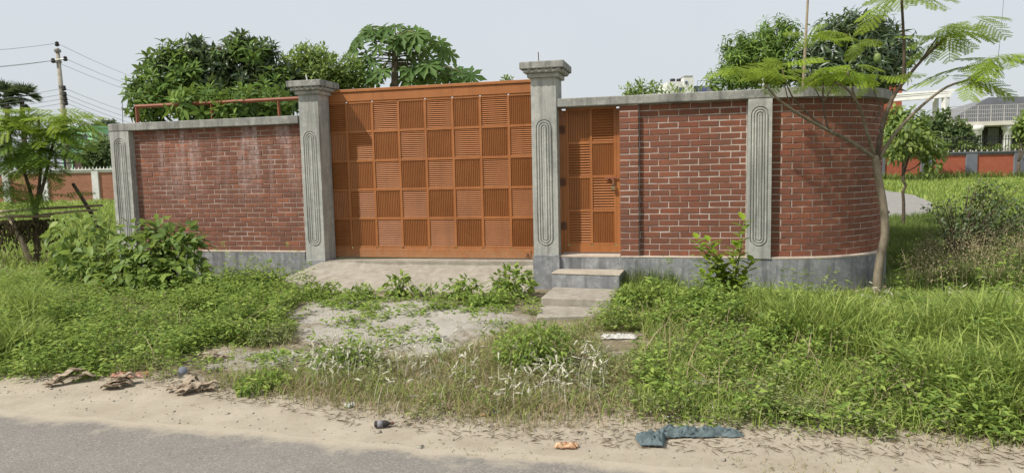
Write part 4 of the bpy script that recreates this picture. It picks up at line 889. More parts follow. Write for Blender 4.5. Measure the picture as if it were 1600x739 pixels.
grass('meadow_grass', [([(-120, 440), (190, 440), (260, 345), (-120, 335)], .55), ([(1450, 350), (1800, 352), (1800, 296), (1452, 296)], .45)], 34000, (.16, .40), .02, (.2, .8), 'grass', (.7, 1.2), None, .3)
def far_tufts(name, x0, x1, y0, y1, n, h, wd, mt):
    P = np.column_stack([rng.uniform(x0, x1, n), rng.uniform(y0, y1, n), np.zeros(n)]); P[:, 2] = height(P[:, 0], P[:, 1]); P = clear(patchy(P, .35, .8))
    v, t = blades(P, rng.uniform(h*.5, h*1.2, len(P)), wd, rng.uniform(.2, .8, len(P))); return npmesh(name, v, t, L_[mt], kind='stuff')
far_tufts('far_meadow', -46, -8, 18, 44, 22000, .35, .05, 'grass'); far_tufts('far_verge', 12, 52, 25, 51.5, 30000, .34, .05, 'grass'); far_tufts('far_weeds', 22, 52, 49.5, 51.6, 2500, .8, .07, 'grass_dark')
herbs('ramp_edge_weeds', [([(440, 468), (520, 464), (600, 470), (840, 470), (838, 490), (700, 490), (600, 484), (520, 480), (445, 478)], .5), ([(440, 490), (560, 480), (700, 486), (835, 506), (700, 548), (620, 556), (480, 528)], .25), ([(292, 556), (480, 536), (500, 552), (470, 566), (380, 572), (318, 578)], .05)], 420, (.04, .17), .06, 'herb', 26, (2.2, .55), .10, None, .1)
grass('apron_grass', [([(440, 490), (560, 480), (700, 486), (835, 506), (700, 550), (620, 556), (480, 528)], .6), ([(292, 556), (480, 536), (500, 552), (470, 566), (318, 578)], .4)], 2600, (.03, .12), .005, (.3, 1.2), 'grass_dry', (2.4, .45))
herbs('tall_weeds', [(LEFT, .6), (TALL, .2), (RIGHT, .2)], 420, (.30, .58), .075, 'herb', 34, (1.5, .7), .07, (.1, .5), .06, .32)
grass('dead_stalks', [(TALL, .4), (RIGHT, .35), (LEFT, .25)], 3800, (.2, .6), .006, (.2, 1.2), 'grass_dry', (1, 1.2), (.1, .4), .06, True)
grass('sand_tufts', [([(500, 680), (640, 672), (900, 700), (1180, 700), (1560, 715), (1500, 735), (900, 712)], 1.0)], 420, (.02, .07), .005, (.5, 1.3), 'grass_dry', (2.6, .42))
grass('long_edge_grass', [([(-90, 455), (45, 455), (72, 500), (60, 560), (-90, 580)], .45), ([(1380, 525), (1700, 500), (1700, 660), (1500, 625), (1400, 575)], .55)], 9000, (.35, .85), .0125, (.35, 1.2), 'grass', (1.2, .8), None, .06, True)
# white plumes of seeding grass
def plumes(name, polys, n, h, L, mt='plume'):
    V = []
    for poly, share in polys:
        P = clear(fill(gpoly(poly), int(n*share))); P = patchy(P, 1.6, .55); k = len(P); hh = rng.uniform(h*.6, h*1.25, k); a = rng.uniform(0, 6.28, k)
        top = P+np.stack([np.cos(a)*.08, np.sin(a)*.08, hh], 1)
        V.append(blades(P, hh*1.05, .003, .3, a))
        D = np.stack([np.cos(a), np.sin(a), rng.uniform(-.4, 1.2, k)], 1); Dn = unit(D); m_ = 22
        for up_v in ((0, .1, 1.), (1., 0, .1), (.7, .2, .7)): V.append(leaves4(top, Dn, np.array([up_v]), rng.uniform(L*.7, L*1.25, k), L*.10))
        for q_ in range(m_):
            f_ = q_/m_; sp2 = rng.normal(size=(k, 3)); V.append(leaves4(top+Dn*L*f_, unit(Dn*1.2+unit(sp2)*.8), np.array([[0, 0.1, 1.]]), L*.27*math.sin(math.pi*(.15+.8*f_)), .0055))
    v, t = join(V); return npmesh(name, v, t, M[mt], kind='stuff')
plumes('seeding_grass', [([(450, 600), (470, 560), (640, 560), (760, 560), (740, 640), (600, 640)], .55), ([(760, 560), (960, 560), (940, 640), (760, 640)], .2), ([(1250, 480), (1640, 470), (1640, 540), (1300, 540)], .25)], 760, .19, .085)
# dry seeding weeds on the right verge
def seedweeds(poly, n):
    P = clear(fill(gpoly(poly, .12), n)); V = []; k = len(P); hh = rng.uniform(.3, .62, k); V.append(blades(P, hh, .006, rng.uniform(.1, .5, k)))
    for _ in range(26):
        u = rng.uniform(.45, 1.05, k); Q = P+np.stack([rng.normal(0, .075, k), rng.normal(0, .075, k), hh*u*.9], 1); V.append(leaves4(Q, rng.normal(size=(k, 3)), np.array([[0, .1, 1.]]), .022, .014))
    v, t = join(V); return npmesh('dry_seed_weeds', v, t, M['seed'], kind='stuff')
seedweeds([(1405, 462), (1700, 455), (1700, 400), (1440, 408)], 420)
for i, (px, py, lab) in enumerate([(1594, 565, 'yellow wildflower in the tall grass at the right edge'), (162, 440, 'orange yellow flower low in the loose broad-leaved bush')]):
    x, y = gxy(px, py+30, .05); p = W(px, py, y-.02); f_ = thing('wildflower', lab, 'flower', (x, y, hz(x, y))); mb = MB(); mb.tube([(x, y, hz(x, y)), p], .004, 5); mb.build('stem', M['twig'], f_, off=f_.location)
    a = np.arange(6)*1.047; D = np.stack([np.cos(a), np.sin(a), .5+0*a], 1); v, t = leaves4(np.repeat([tuple(p)], 6, 0), D, np.array([[0, 0, 1.]]), .035, .022); npmesh('petals', v, t, M['yellow'], f_, off=f_.location)

# ------------------------------------------------------------------ bamboo trellis on the left
tx = thing('bamboo_trellis', 'low bamboo trellis hung with dried vines left of the wall', 'trellis', tuple(W(40, 400, 13.3))[:2]+(0,)); tx.location.z = hz(tx.location.x, tx.location.y)
for nm, a, b2, r_, mt in [('post', W(52, 418, 12.7), W(16, 340, 12.9), .055, 'bamboo'), ('post', W(162, 368, 13.2), W(114, 287, 13.3), .04, 'bark_dark'), ('post', W(-30, 410, 13), W(-32, 335, 13), .05, 'bamboo'), ('beam', W(-60, 341, 12.9), W(78, 338, 12.9), .035, 'bamboo'), ('beam', W(-40, 334, 13.6), W(160, 321, 13.2), .03, 'bamboo'), ('beam', W(60, 337, 13.0), W(152, 328, 13.1), .026, 'bamboo')]:
    mb = MB(); mb.tube([a, a.lerp(b2, .5)+Vector((.01, 0, .015)), b2], (r_, r_*.8), 7); mb.build(nm, M[mt], tx, True, off=tx.location)
n = 1400; u = rng.uniform(0, 1, n); A_ = np.array([tuple(W(-60, 344, 12.95).lerp(W(84, 341, 12.95), k)) for k in u]); dz = rng.exponential(.14, n)*np.where(np.sin(u*40) > .2, 1.6, .8)
A_ += np.stack([rng.normal(0, .03, n), rng.normal(0, .12, n), -np.minimum(dz, .7)], 1); v, t = leaves4(A_, np.stack([rng.normal(0, .3, n), rng.normal(0, .3, n), -np.ones(n)], 1), np.array([[0, 1., .1]]), rng.uniform(.06, .16, n), .035)
npmesh('dried_vines', v, t, L_['hang'], tx, off=tx.location, kind='stuff')

# ------------------------------------------------------------------ far walls, houses and poles
def brickpanel(name, c1, c2, cm):
    mt, t, b, g, o = new(name); pos = g.outputs['Position']; mp = N(t, 'ShaderNodeMapping'); mp.inputs['Rotation'].default_value = (math.pi/2, 0, 0); t.links.new(pos, mp.inputs[0])
    bt = N(t, 'ShaderNodeTexBrick'); t.links.new(mp.outputs[0], bt.inputs[0]); bt.inputs['Scale'].default_value = 1; bt.inputs['Brick Width'].default_value = .25; bt.inputs['Row Height'].default_value = .082; bt.inputs['Mortar Size'].default_value = .008
    bt.inputs['Color1'].default_value = (*c1, 1); bt.inputs['Color2'].default_value = (*c2, 1); bt.inputs['Mortar'].default_value = (*cm, 1)
    t.links.new(mix(t, ramp(t, noise(t, pos, 2, 6, .7), [(.4, .45), (.65, 0.0)]), bt.outputs[0], tuple(x*.7 for x in c1)), b.inputs['Base Color']); b.inputs['Roughness'].default_value = .9; bump(t, b, noise(t, pos, 14, 5, .8), .6, .05); return mt
M['far_brick'] = brickpanel('far_brick_brown', (.36, .15, .085), (.27, .10, .06), (.40, .25, .18)); M['far_brick_red'] = brickpanel('far_brick_orange', (.48, .125, .068), (.42, .105, .058), (.46, .17, .10)); M['old_brick'] = brickpanel('old_brick', (.16, .09, .075), (.12, .07, .06), (.16, .12, .1))
def far_wall(label, Y, pxs, pw, top, mtb, mtp, cop, slope=0.0):
    x0 = W(pxs[0], 260, Y).x; r = thing('boundary_wall', label, 'wall', (x0, Y, hz(x0, Y))); X = [W(p, 260, Y).x-x0 for p in pxs]
    for i, x in enumerate(X):
        mb = MB(); mb.box(x-pw/2, x+pw/2, -.10, .15, -.3, top+.03); mb.build('post', M[mtp], r, bevel=.015)
        if i+1 < len(X):
            mb = MB(); mb.box(x+pw/2+.002, X[i+1]-pw/2-.002, 0, .12, .12, top-.12); mb.build('brick_panel', M[mtb], r)
            mb = MB(); mb.box(x+pw/2+.002, X[i+1]-pw/2-.002, -.03, .14, -.3, .118); mb.build('plinth', M[mtp], r)
    mb = MB(); mb.box(X[0], X[-1], -.13, .17, top+.032, top+.11); mb.build('coping', M[cop], r)
    mb = MB(); mb.box(X[0], X[-1], -.03, .14, top-.118, top+.03); mb.build('beam', M[cop], r)
    return r, x0, X
fr, x0, X = far_wall('far brown brick wall with white posts and spiked top at left', 44, [-312, -232, -152, -72, 8, 68, 148, 228, 308], .42, 2.02, 'far_brick', 'white', 'white')
mb = MB()
for k in range(110):
    x = X[0]+(X[-1]-X[0])*k/110; mb.add([(x-.03, -.02, 2.13), (x+.03, -.02, 2.13), (x, .06, 2.13), (x+.01, .02, 2.30)], [(0, 1, 3), (1, 2, 3), (2, 0, 3)])
mb.build('glass_spikes', M['white'], fr, kind='stuff')
rr_, x0, X = far_wall('far orange red brick wall with grey posts beyond the lane', 52, [1225, 1299, 1373, 1447, 1517, 1592, 1668, 1744, 1820], .85, 1.98, 'far_brick_red', 'greypaint', 'greypaint')
fz = hz(x0, 52)
fe = thing('spiked_fence', 'black spiked iron fence on top of the orange red wall', 'fence', (x0, 52.02, fz))
mb = MB()
for z in (2.2, 2.95): mb.box(X[0], X[-1], 0, .04, z, z+.05)
mb.build('rails', M['black'], fe); mb = MB(); k = 0; x = X[0]
while x < X[-1]:
    mb.box(x-.018, x+.018, .005, .035, 2.1, 3.15); mb.add([(x-.06, .02, 3.14), (x+.06, .02, 3.14), (x, .02, 3.36), (x, .06, 3.14)], [(0, 1, 2), (1, 3, 2), (3, 0, 2)]); mb.add([(x-.05, .02, 2.1), (x+.05, .02, 2.1), (x, .0, 2.22)], [(0, 1, 2)]); x += .21
mb.build('bars', M['black'], fe, kind='stuff')
mb = MB(); x = X[0]+.1
while x < X[-1]:
    mb.box(x-.05, x+.05, -.02, .02, 2.11, 2.24); x += .42
mb.build('pale_finials', M['cream'], fe, kind='stuff')
# white portal frame and house
pf = thing('portal_frame', 'white concrete portal frame standing behind the orange red wall', 'gateway', tuple(W(1470, 240, 56))[:2]+(fz,))
def pxbox(mb, pxa, pxb, pya, pyb, Y, dpt): a = W(pxa, pyb, Y); b2 = W(pxb, pya, Y); mb.box(a.x, b2.x, Y, Y+dpt, min(a.z, b2.z), max(a.z, b2.z))
for pa, pb2, Y in ((1460, 1467.5, 57.2), (1474, 1484, 55.8)):
    a = W(pa, 240, Y); b2 = W(pb2, 150, Y); mb = MB(); mb.box(a.x, b2.x, Y, Y+.5, fz, b2.z); mb.build('post', M['white'], pf, bevel=.03, off=pf.location)
mb = MB(); a, b2 = W(1340, 151, 60), W(1484, 146, 55.8); 
for z0, z1, e in ((-.32, .0, 0), (.005, .14, .1), (.145, .3, .2)):
    mb.prism([(a.x, a.y-.2-e), (b2.x+e, b2.y-.2-e), (b2.x+e, b2.y+.5+e), (a.x, a.y+.5+e)], z0+b2.z, z1+b2.z)
mb.build('beam', M['white'], pf, off=pf.location)
bt = thing('brick_tower', 'orange brick block peeking out above the curved wall coping', 'building', tuple(W(1390, 240, 60))[:2]+(fz,))
mb = MB(); a, b2 = W(1372, 240, 60), W(1410, 133, 60); mb.box(a.x, b2.x, 60, 62, fz, b2.z); mb.build('brick_shaft', M['far_brick_red'], bt, off=bt.location); mb = MB(); mb.box(a.x-.05, b2.x+.06, 59.95, 62.05, b2.z, b2.z+.15); mb.build('top_slab', M['cream'], bt, off=bt.location)
hb = W(1560, 240, 66); hs = thing('house', 'house with grey tiled hip roof and pale balcony at far right', 'house', (hb.x, 66, fz))
e0, e1 = W(1478, 191, 66), W(1760, 182, 66); rg0, rg1 = W(1556, 151, 70), W(1690, 145, 70); ez = e0.z; rz_ = rg0.z
mb = MB(); mb.add([(e0.x, 66, ez), (e1.x, 66, ez), (e1.x, 76, ez), (e0.x, 76, ez), (rg0.x, 71, rz_), (rg1.x, 71, rz_)], [(0, 1, 5, 4), (1, 2, 5), (2, 3, 4, 5), (3, 0, 4), (3, 2, 1, 0)]); mb.build('roof', M['rooftile'], hs, off=hs.location)
mb = MB(); sl_ = 46                                               # tile courses that stand proud of the front slope
for k in range(sl_):
    f_ = k/sl_; z = ez+(rz_-ez)*f_; y = 66+5*f_-.03; xa = e0.x+(rg0.x-e0.x)*f_; xb = e1.x+(rg1.x-e1.x)*f_; mb.box(xa, xb, y-.02, y+.08, z+.0, z+.05)
for k in range(0):
    x = e0.x+(e1.x-e0.x)*(k+.5)/54; f1 = min(1, max(0, (x-e0.x)/(rg0.x-e0.x)))
    mb.add([(x-.05, 65.95, ez+.03), (x+.05, 65.95, ez+.03), (x+.05, 65.95+5*f1, ez+.06+(rz_-ez)*f1), (x-.05, 65.95+5*f1, ez+.06+(rz_-ez)*f1)], [(0, 1, 2, 3)])
mb.build('tile_courses', M['rooftile'], hs, off=hs.location, kind='stuff')
wl = W(1500, 190, 66.4); mb = MB(); mb.box(wl.x, e1.x-.6, 66.6, 75.5, fz, ez-.02); mb.build('walls', M['dark'], hs, off=hs.location)  # shade behind the columns is put into the wall colour
sa_, sb_ = W(1497, 196, 63.2), W(1760, 188, 63.2)
def arc_plan(xa, xb, yf, dp, nseg=14): return [(xa+(xb-xa)*k/nseg, yf-dp*math.sin(math.pi*min(1, .12+.88*k/nseg)*.5)) for k in range(nseg+1)]
pl_ = arc_plan(sa_.x, sb_.x, 64.4, 1.8); mb = MB(); mb.prism(pl_+[(sb_.x, 66.5), (sa_.x, 66.5)], sa_.z-.05, sa_.z+.32); mb.build('balcony_slab', M['cream'], hs, off=hs.location)
mb = MB(); zb = sa_.z+.32
for (xa, ya), (xb, yb) in zip(pl_[:-1], pl_[1:]):
    for z in (.35, .7, 1.05, 1.45): mb.tube([(xa, ya+.1, zb+z), (xb, yb+.1, zb+z)], .03, 5)
    for k in range(6):
        f_ = k/6; mb.tube([(xa+(xb-xa)*f_, ya+(yb-ya)*f_+.1, zb), (xa+(xb-xa)*f_, ya+(yb-ya)*f_+.1, zb+1.45)], .015 if k else .05, 5)
mb.build('balcony_railing', M['steel_pale'], hs, off=hs.location, kind='stuff')
for px in (1530, 1577, 1640, 1705):
    p = W(px, 225, 63.6); mb = MB(); mb.lathe([(.5, fz), (.5, fz+.3), (.40, fz+.35), (.36, sa_.z-.5), (.46, sa_.z-.42), (.52, sa_.z-.06)], 16, (p.x, 63.9, 0)); mb.build('column', M['white'], hs, True, off=hs.location)
for px in (1552, 1606, 1665):
    a = W(px-9, 226, 66.5); b2 = W(px+9, 200, 66.5); wn = MB(); wn.box(a.x, b2.x, 66.52, 66.58, a.z, b2.z); o = wn.build('window', M['rooftile'], hs, off=hs.location)
def ftree(label, x_px, Y, lobs, n=260, mt='far', tm=None, sc=(.8, 1.2), group=None, name='garden_tree', r0=.12):
    p = W(x_px, 240, Y); return tree(name, label, 'tree', (p.x, Y), [lobe(a, b2, Y, c_, d) for a, b2, c_, d in lobs], tm or far_w, L_[mt], n, sc, r0=r0, group=group, inner=.6)
ftree('round green tree right behind the curved wall under the white beam', 1412, 47, [(1414, 205, 30, 34), (1398, 215, 24, 28), (1430, 215, 18, 22)], 300, 'guava')
ftree('narrow dark tree beside the posts of the white portal frame', 1448, 50, [(1448, 205, 14, 22), (1440, 222, 20, 14), (1472, 185, 5, 22)], 180)
ftree('bushy garden tree between portal frame and house', 1490, 54.5, [(1494, 206, 15, 15), (1500, 222, 24, 10)], 150)
ftree('green tree covering the right side of the house front', 1592, 50, [(1604, 200, 14, 20), (1626, 185, 26, 30)], 200, 'guava')
ftree('low hedge plants behind the fence below the house columns', 1550, 53.5, [(1545, 233, 20, 5), (1590, 233, 20, 5), (1505, 230, 16, 6)], 90, 'guava', None, (.5, .8))
ftree('grey green bushy tree left of the fluted end pillar', 158, 48, [(158, 240, 18, 18), (145, 248, 14, 12), (172, 236, 14, 14), (190, 245, 20, 16)], 260)
ftree('distant tree top above the mint green house', 160, 110, [(158, 199, 14, 5), (172, 198, 10, 5)], 120, 'palm', None, (1.2, 1.8))
# fan palm
p = W(20, 200, 70); pz = hz(p.x, 70); pa = thing('fan_palm', 'tall fan palm in the distance at the left edge', 'palm', (p.x, 70, pz)); mb = MB()
for px in (10, 34): mb.tube([(W(px, 200, 70).x, 70, pz), W(px, 155, 70)], (.28, .2), 8)
mb.build('trunk', M['bark_dark'], pa, True, off=pa.location); V = []
for px, py in ((8, 150), (36, 152)):
    c_ = W(px, py, 70)
    for k in range(34):
        d = Vector((random.gauss(0, 1), random.gauss(0, .8), random.gauss(.35, .7))).normalized(); q_ = np.array(tuple(c_+d*.7)); s1 = np.array(tuple(d.cross(Vector((.1, .2, 1))).normalized()))
        a = np.linspace(-1.1, 1.1, 13); D = np.cos(a)[:, None]*np.array(tuple(d))+np.sin(a)[:, None]*s1; V.append(leaves4(np.repeat(q_[None], 13, 0), D+[0, 0, -.12], np.array([[.1, .1, 1.]]), rng.uniform(.9, 1.25, 13), .14))
v, t = join(V); npmesh('fronds', v, t, L_['palm'], pa, off=pa.location)
# mint green house with windows
gh_ = thing('house', 'mint green two-storey house with blue windows at far left', 'house', tuple(W(140, 260, 90))[:2]+(.35,))
top = W(140, 201, 90).z; a = W(98, 260, 90); c_ = W(143, 260, 88); d_ = W(196, 260, 92)
mb = MB(); mb.prism([(a.x, 90), (c_.x, 89), (d_.x, 91), (d_.x, 101), (a.x, 101)], .2, top); mb.build('walls', M['mint'], gh_, off=gh_.location)
mb = MB(); mb.prism([(a.x-.2, 89.8), (c_.x, 88.75), (d_.x+.2, 90.75), (d_.x+.2, 101.2), (a.x-.2, 101.2)], top, top+.25); mb.build('roof_edge', M['mint'], gh_, off=gh_.location)
for px0, px1, y0, y1 in ((113, 122, 209, 218), (126, 137, 209, 218), (146, 160, 207, 221), (117, 123, 226, 234), (133, 140, 226, 234), (163, 170, 209, 219)):
    px0 += 0; pc = (px0+px1)/2; f_ = (pc-98)/45 if pc < 143 else (pc-143)/53; Y = 90-f_ if pc < 143 else 89+2*f_
    a, b2 = W(px0, y1, Y), W(px1, y0, Y); mb = MB(); mb.box(a.x, b2.x, Y-.08, Y+.1, a.z, b2.z); fr_ = mb.build('window', M['white'], gh_, off=gh_.location)
    mid = (a.x+b2.x)/2
    for xa, xb in ((a.x+.08, mid-.04), (mid+.04, b2.x-.08)): mb = MB(); mb.box(xa, xb, Y-.11, Y-.075, a.z+.08, b2.z-.08); mb.build('pane', M['glass'], fr_, off=gh_.location)
bk = thing('iron_gate', 'low black iron gate frame above the far left wall', 'gate', tuple(W(85, 255, 47))[:2]+(hz(-30, 47),)); mb = MB()
a, b2 = W(30, 258, 47), W(114, 242, 47)
for z in (a.z, (a.z*.45+b2.z*.55), b2.z-.12): mb.box(a.x, b2.x, 47, 47.06, z, z+.1)
for k in range(7): x = a.x+(b2.x-a.x)*k/6; mb.box(x-.06, x+.06, 46.99, 47.07, hz(-30, 47), b2.z)
mb.build('frame', M['black'], bk, off=bk.location)
lw_ = thing('brick_shed', 'low dark brick shed behind the far left wall', 'shed', tuple(W(128, 255, 49))[:2]+(hz(-30, 49),)); mb = MB(); a, b2 = W(114, 262, 49), W(150, 242, 49); mb.box(a.x, b2.x, 49, 52, hz(-30, 49), b2.z); mb.build('walls', M['old_brick'], lw_, off=lw_.location)
mb = MB(); mb.box(a.x-.1, b2.x+.1, 48.9, 52.1, b2.z, b2.z+.15); mb.build('roof_slab', M['coping'], lw_, off=lw_.location)
# white far house above the coping
wh = thing('house', 'white multi-storey house far behind the right wall', 'house', tuple(W(1070, 240, 120))[:2]+(.35,)); 
def hbox(pa, pb2, py, dy, name, mt, dp=9):
    a, b2 = W(pa, 250, 120+dy), W(pb2, py, 120+dy); mb = MB(); mb.box(a.x, b2.x, 120+dy, 120+dy+dp, .3, b2.z); mb.build(name, M[mt], wh, off=wh.location)
hbox(1043, 1068, 127.5, 0, 'wall', 'white'); hbox(1068.2, 1084, 121.5, -.3, 'wall', 'white'); hbox(1084.2, 1120, 134, .4, 'wall', 'greypaint'); hbox(1069, 1082.5, 118.5, -.1, 'roof', 'coping', 5)
for pa, pb2, ya, yb in ((1061, 1066, 137, 148), (1070.5, 1074, 127, 131), (1091, 1104, 137, 148)):
    a, b2 = W(pa, yb, 119.6), W(pb2, ya, 119.6); mb = MB(); mb.box(a.x, b2.x, 119.55, 119.75, a.z, b2.z); f_ = mb.build('window', M['greypaint'], wh, off=wh.location); mb = MB(); mid = (a.x+b2.x)/2
    for xa, xb in ((a.x+.06, mid-.04), (mid+.04, b2.x-.06)): mb = MB(); mb.box(xa, xb, 119.5, 119.56, a.z+.06, b2.z-.06); mb.build('pane', M['glass'], f_, off=wh.location)
for pa, lab in ((1051, 'left one of two black water tanks on the white far house'), (1061, 'right one of two black water tanks on the white far house')):
    p = W(pa, 127.5, 122); tk = MB(); tk.lathe([(.42, 0), (.45, .1), (.45, .35), (.40, .42)], 14); o = tk.build('water_tank', M['black'], None, True); o.location = p; tag(o, lab, 'water tank', 'roof water tanks')
mb = MB(); a = W(1090, 134, 120.4)
for pa in (1090, 1105, 1119): p = W(pa, 134, 120.6); mb.tube([p, p+Vector((0, 0, .8))], .04, 5)
mb.tube([a+Vector((0, .2, .8)), W(1119, 134, 120.6)+Vector((0, 0, .8))], .04, 5); mb.build('roof_railing', M['steel'], wh, off=wh.location)
# utility pole and wires
pt, pb2 = W(89.5, 76, 60), W(107, 262, 60); pbz = Vector((pb2.x+.12, 60, hz(pb2.x, 60))); up_ = thing('utility_pole', 'leaning concrete utility pole with insulators at far left', 'pole', pbz)
mb = MB(); mb.tube([pbz-Vector((0, 0, .4)), pb2, pt], (.30, .26, .15), 12); mb.build('shaft', M['slab'], up_, True, off=pbz)
for px, py in ((90, 80), (91, 97), (97, 136), (98.5, 146), (99.5, 154), (100.5, 160)):
    p = W(px, py, 60); mb = MB(); mb.tube([p-Vector((0, 0, .1)), p+Vector((0, 0, .1))], .26, 10); mb.build('band', M['steel'], up_, off=pbz)
mb = MB(); p, q_ = W(84, 95, 59.8), W(102, 92, 59.8); mb.tube([p, q_], .05, 6); mb.build('cross_arm', M['steel'], up_, off=pbz)
for px, py in ((89, 69), (83, 95), (102, 92), (100, 138), (101, 147), (102, 154), (103, 161)):
    p = W(px, py, 59.8); mb = MB(); mb.lathe([(.05, -.22), (.17, -.16), (.17, -.04), (.10, 0), (.16, .05), (.13, .15), (.04, .2)], 10, tuple(p)); mb.build('insulator', M['dark'], up_, True, off=pbz)
def sagged(a, b2, sag, n=12): return [a.lerp(b2, k/n)-Vector((0, 0, 4*sag*(k/n)*(1-k/n))) for k in range(n+1)]
def wire(label, pts, r_=.016, grp='overhead wires at the utility pole'):
    mb = MB(); mb.tube(pts, r_, 4); o = mb.build('overhead_wire', M['cable'], off=pts[0]); o.location = pts[0]; tag(o, label, 'wire', grp)
for lab, (px, py), ly, ry in [('topmost overhead wire fixed on the tip of the utility pole', (89, 68), 73, 118), ('overhead wire on the left insulator of the pole cross arm', (83, 95), 101, 136), ('overhead wire on the right insulator of the pole cross arm', (102, 92), 100, 127),
                            ('first of four lower overhead wires below the pole top', (100, 138), 158, 168), ('second of four lower overhead wires on the pole', (101, 147), 165, 176), ('third of four lower overhead wires on the pole', (102, 154), 170, 184), ('lowest overhead wire on the utility pole', (103, 161), 176, 190)]:
    c_ = W(px, py, 59.7); wire(lab, sagged(W(-160, ly+10, 50), c_, .25)[:-1]+sagged(c_, W(300, ry+28, 115), .7))
wire('single thin cable coming down to the far right house', [W(1571, -30, 62), W(1562, 70, 63), W(1552, 152, 66)], .022, None)

# ------------------------------------------------------------------ litter on the verge
def place(px, py, z=0): p = G(px, py, .02); return Vector((p.x, p.y, hz(p.x, p.y)+z))
def husks(label, px, py, strips, name='dried_husk'):
    b0 = place(px, py); r = thing(name, label, 'husk', b0, 0, 'dried plant husks along the road edge'); r.scale = (.8, .8, .8)
    for (dx, dy, az, L, wd, lift, curl) in strips:
        mb = MB(); n = 9; ca_, sa_2 = math.cos(az), math.sin(az)
        for k in range(n):
            t_ = k/(n-1); w_ = 1.7*wd*math.sin(math.pi*(.18+.7*t_)); z = .012+lift*math.sin(math.pi*t_*.8)+.010*math.sin(k*2.1+az*5); cx = dx+ca_*L*(t_-.5); cy = dy+sa_2*L*(t_-.5)+curl*math.sin(3*t_)
            for s_, e in ((-1, .35), (-.4, .02), (.4, -.0), (1, .4)): mb.v.append((cx-sa_2*w_*s_*.5, cy+ca_*w_*s_*.5, z+e*w_*(.5+.4*math.sin(k*1.3))))
        for k in range(n-1):
            for j in range(3): i = 4*k+j; mb.f.append((i, i+1, i+5, i+4))
        o = mb.build('husk_strip', M['dryhusk'], r, True); s = o.modifiers.new('solid', 'SOLIDIFY'); s.thickness = .003
R_ = random.uniform
husks('dried husk with two forked strips at the left road edge', 108, 597, [(0, 0, .9, .36, .07, .10, 0), (.08, -.03, .35, .40, .06, .06, .02), (-.1, -.10, .2, .20, .05, .02, 0)])
husks('layered dried husk below the torn orange plastic', 185, 604, [(0, 0, .15, .28, .05, .05, 0), (.02, -.05, .1, .30, .06, .03, .01), (.04, .05, .25, .24, .05, .09, 0), (-.02, -.09, -.1, .22, .05, .02, 0), (.07, .02, .5, .2, .04, .1, 0)])
husks('spread dried husk heap beside the blue plastic cup', 296, 612, [(-.12, 0, .1, .20, .06, .03, 0), (.08, -.03, .7, .28, .06, .04, 0), (.15, .05, .2, .30, .045, .05, 0), (-.02, .06, 1.4, .24, .05, .10, 0), (.2, -.02, -.2, .14, .05, .02, 0), (0, -.06, .4, .22, .05, .03, 0), (.04, .02, 2.4, .2, .04, .07, 0)])
husks('small dried husk lying on the lower broken apron', 330, 567, [(0, 0, .6, .22, .05, .05, 0), (.1, 0, .1, .24, .045, .03, 0), (-.12, .05, -.2, .22, .05, .06, 0)])
def crumple(name, label, cat, px, py, sx, sy, hgt, mt, rz=0, seed=1, thick=.004, shape=None, nx_=26, ny_=14, fx=9, group=None):
    r = random.Random(seed); b0 = place(px, py); mb = MB(); ph = [r.uniform(0, 6) for _ in range(8)]
    for i in range(nx_):
        for j in range(ny_):
            u, v = i/(nx_-1), j/(ny_-1); c0, w0 = shape(u) if shape else (0, 1)
            x = (u-.5)*sx+.01*math.sin(v*7+ph[0]); y = (c0+(v-.5)*w0*(1+.10*math.sin(u*17+ph[1])))*sy
            ed_ = min(1, 5*min(v, 1-v)+.05)*min(1, 8*min(u, 1-u)+.2); q3 = Vector((x*fx*1.3+y*fx*1.2+seed*7.3, y*fx*4.2-x*fx*.5, seed))
            f1 = 1-abs(mnoise.noise(q3)*2.2); f2 = 1-abs(mnoise.noise(q3*2.3+Vector((5, 2, 1)))*2.0); f3 = mnoise.noise(q3*5)
            mb.v.append((x+.006*f3, y+.008*f2, .006+hgt*ed_*max(0, .55*max(0, f1)**2+.35*max(0, f2)**2+.12*f3)))
    mb.f = [(i*ny_+j, (i+1)*ny_+j, (i+1)*ny_+j+1, i*ny_+j+1) for i in range(nx_-1) for j in range(ny_-1)]
    o = mb.build(name, M[mt], None, True); o.location = b0; o.rotation_euler = (0, 0, rz); s = o.modifiers.new('solid', 'SOLIDIFY'); s.thickness = thick; s.offset = 1; tag(o, label, cat, group); return o
def clothshape(u):
    if u < .20: return (-.32, 1.0)
    k = min(1, (u-.20)/.05); return (-.32*(1-k)+.12*k-.10*max(0, u-.75)*4*.6, 1.0*(1-k)+(.52 if u < .9 else .52-2.6*(u-.9))*k)
crumple('rag', 'crumpled blue grey cloth lying on the sandy road edge', 'cloth', 1076, 681, .66, .20, .06, 'cloth', -.05, 3, .006, clothshape, 90, 28, 9)
crumple('plastic_sheet', 'torn orange plastic strip on the dried husks at left', 'plastic', 205, 590, .34, .09, .05, 'orange_plastic', -.12, 5)
crumple('plastic_sheet', 'crumpled white plastic bag on bare soil below the door path', 'plastic', 968, 534, .34, .14, .05, 'plastic', -.1, 6)
crumple('food_packet', 'small blue and white packet in the dry grass', 'packet', 687, 638, .085, .05, .03, 'plastic', .5, 7)
crumple('food_packet', 'dark blue packet with yellow corner at the grass edge', 'packet', 770, 645, .10, .05, .03, 'blue_plastic', .2, 8)
crumple('food_packet', 'yellow scrap beside the dark blue packet', 'packet', 758, 648, .045, .035, .015, 'gold_foil', .2, 9)
crumple('snack_wrapper', 'small orange and white wrapper on the sandy road edge', 'wrapper', 885, 695, .13, .05, .045, 'gold_foil', -.1, 10)
crumple('paper_scrap', 'pale crumpled scrap in the herbs above the cloth', 'litter', 1112, 645, .07, .035, .03, 'plastic', .4, 12)
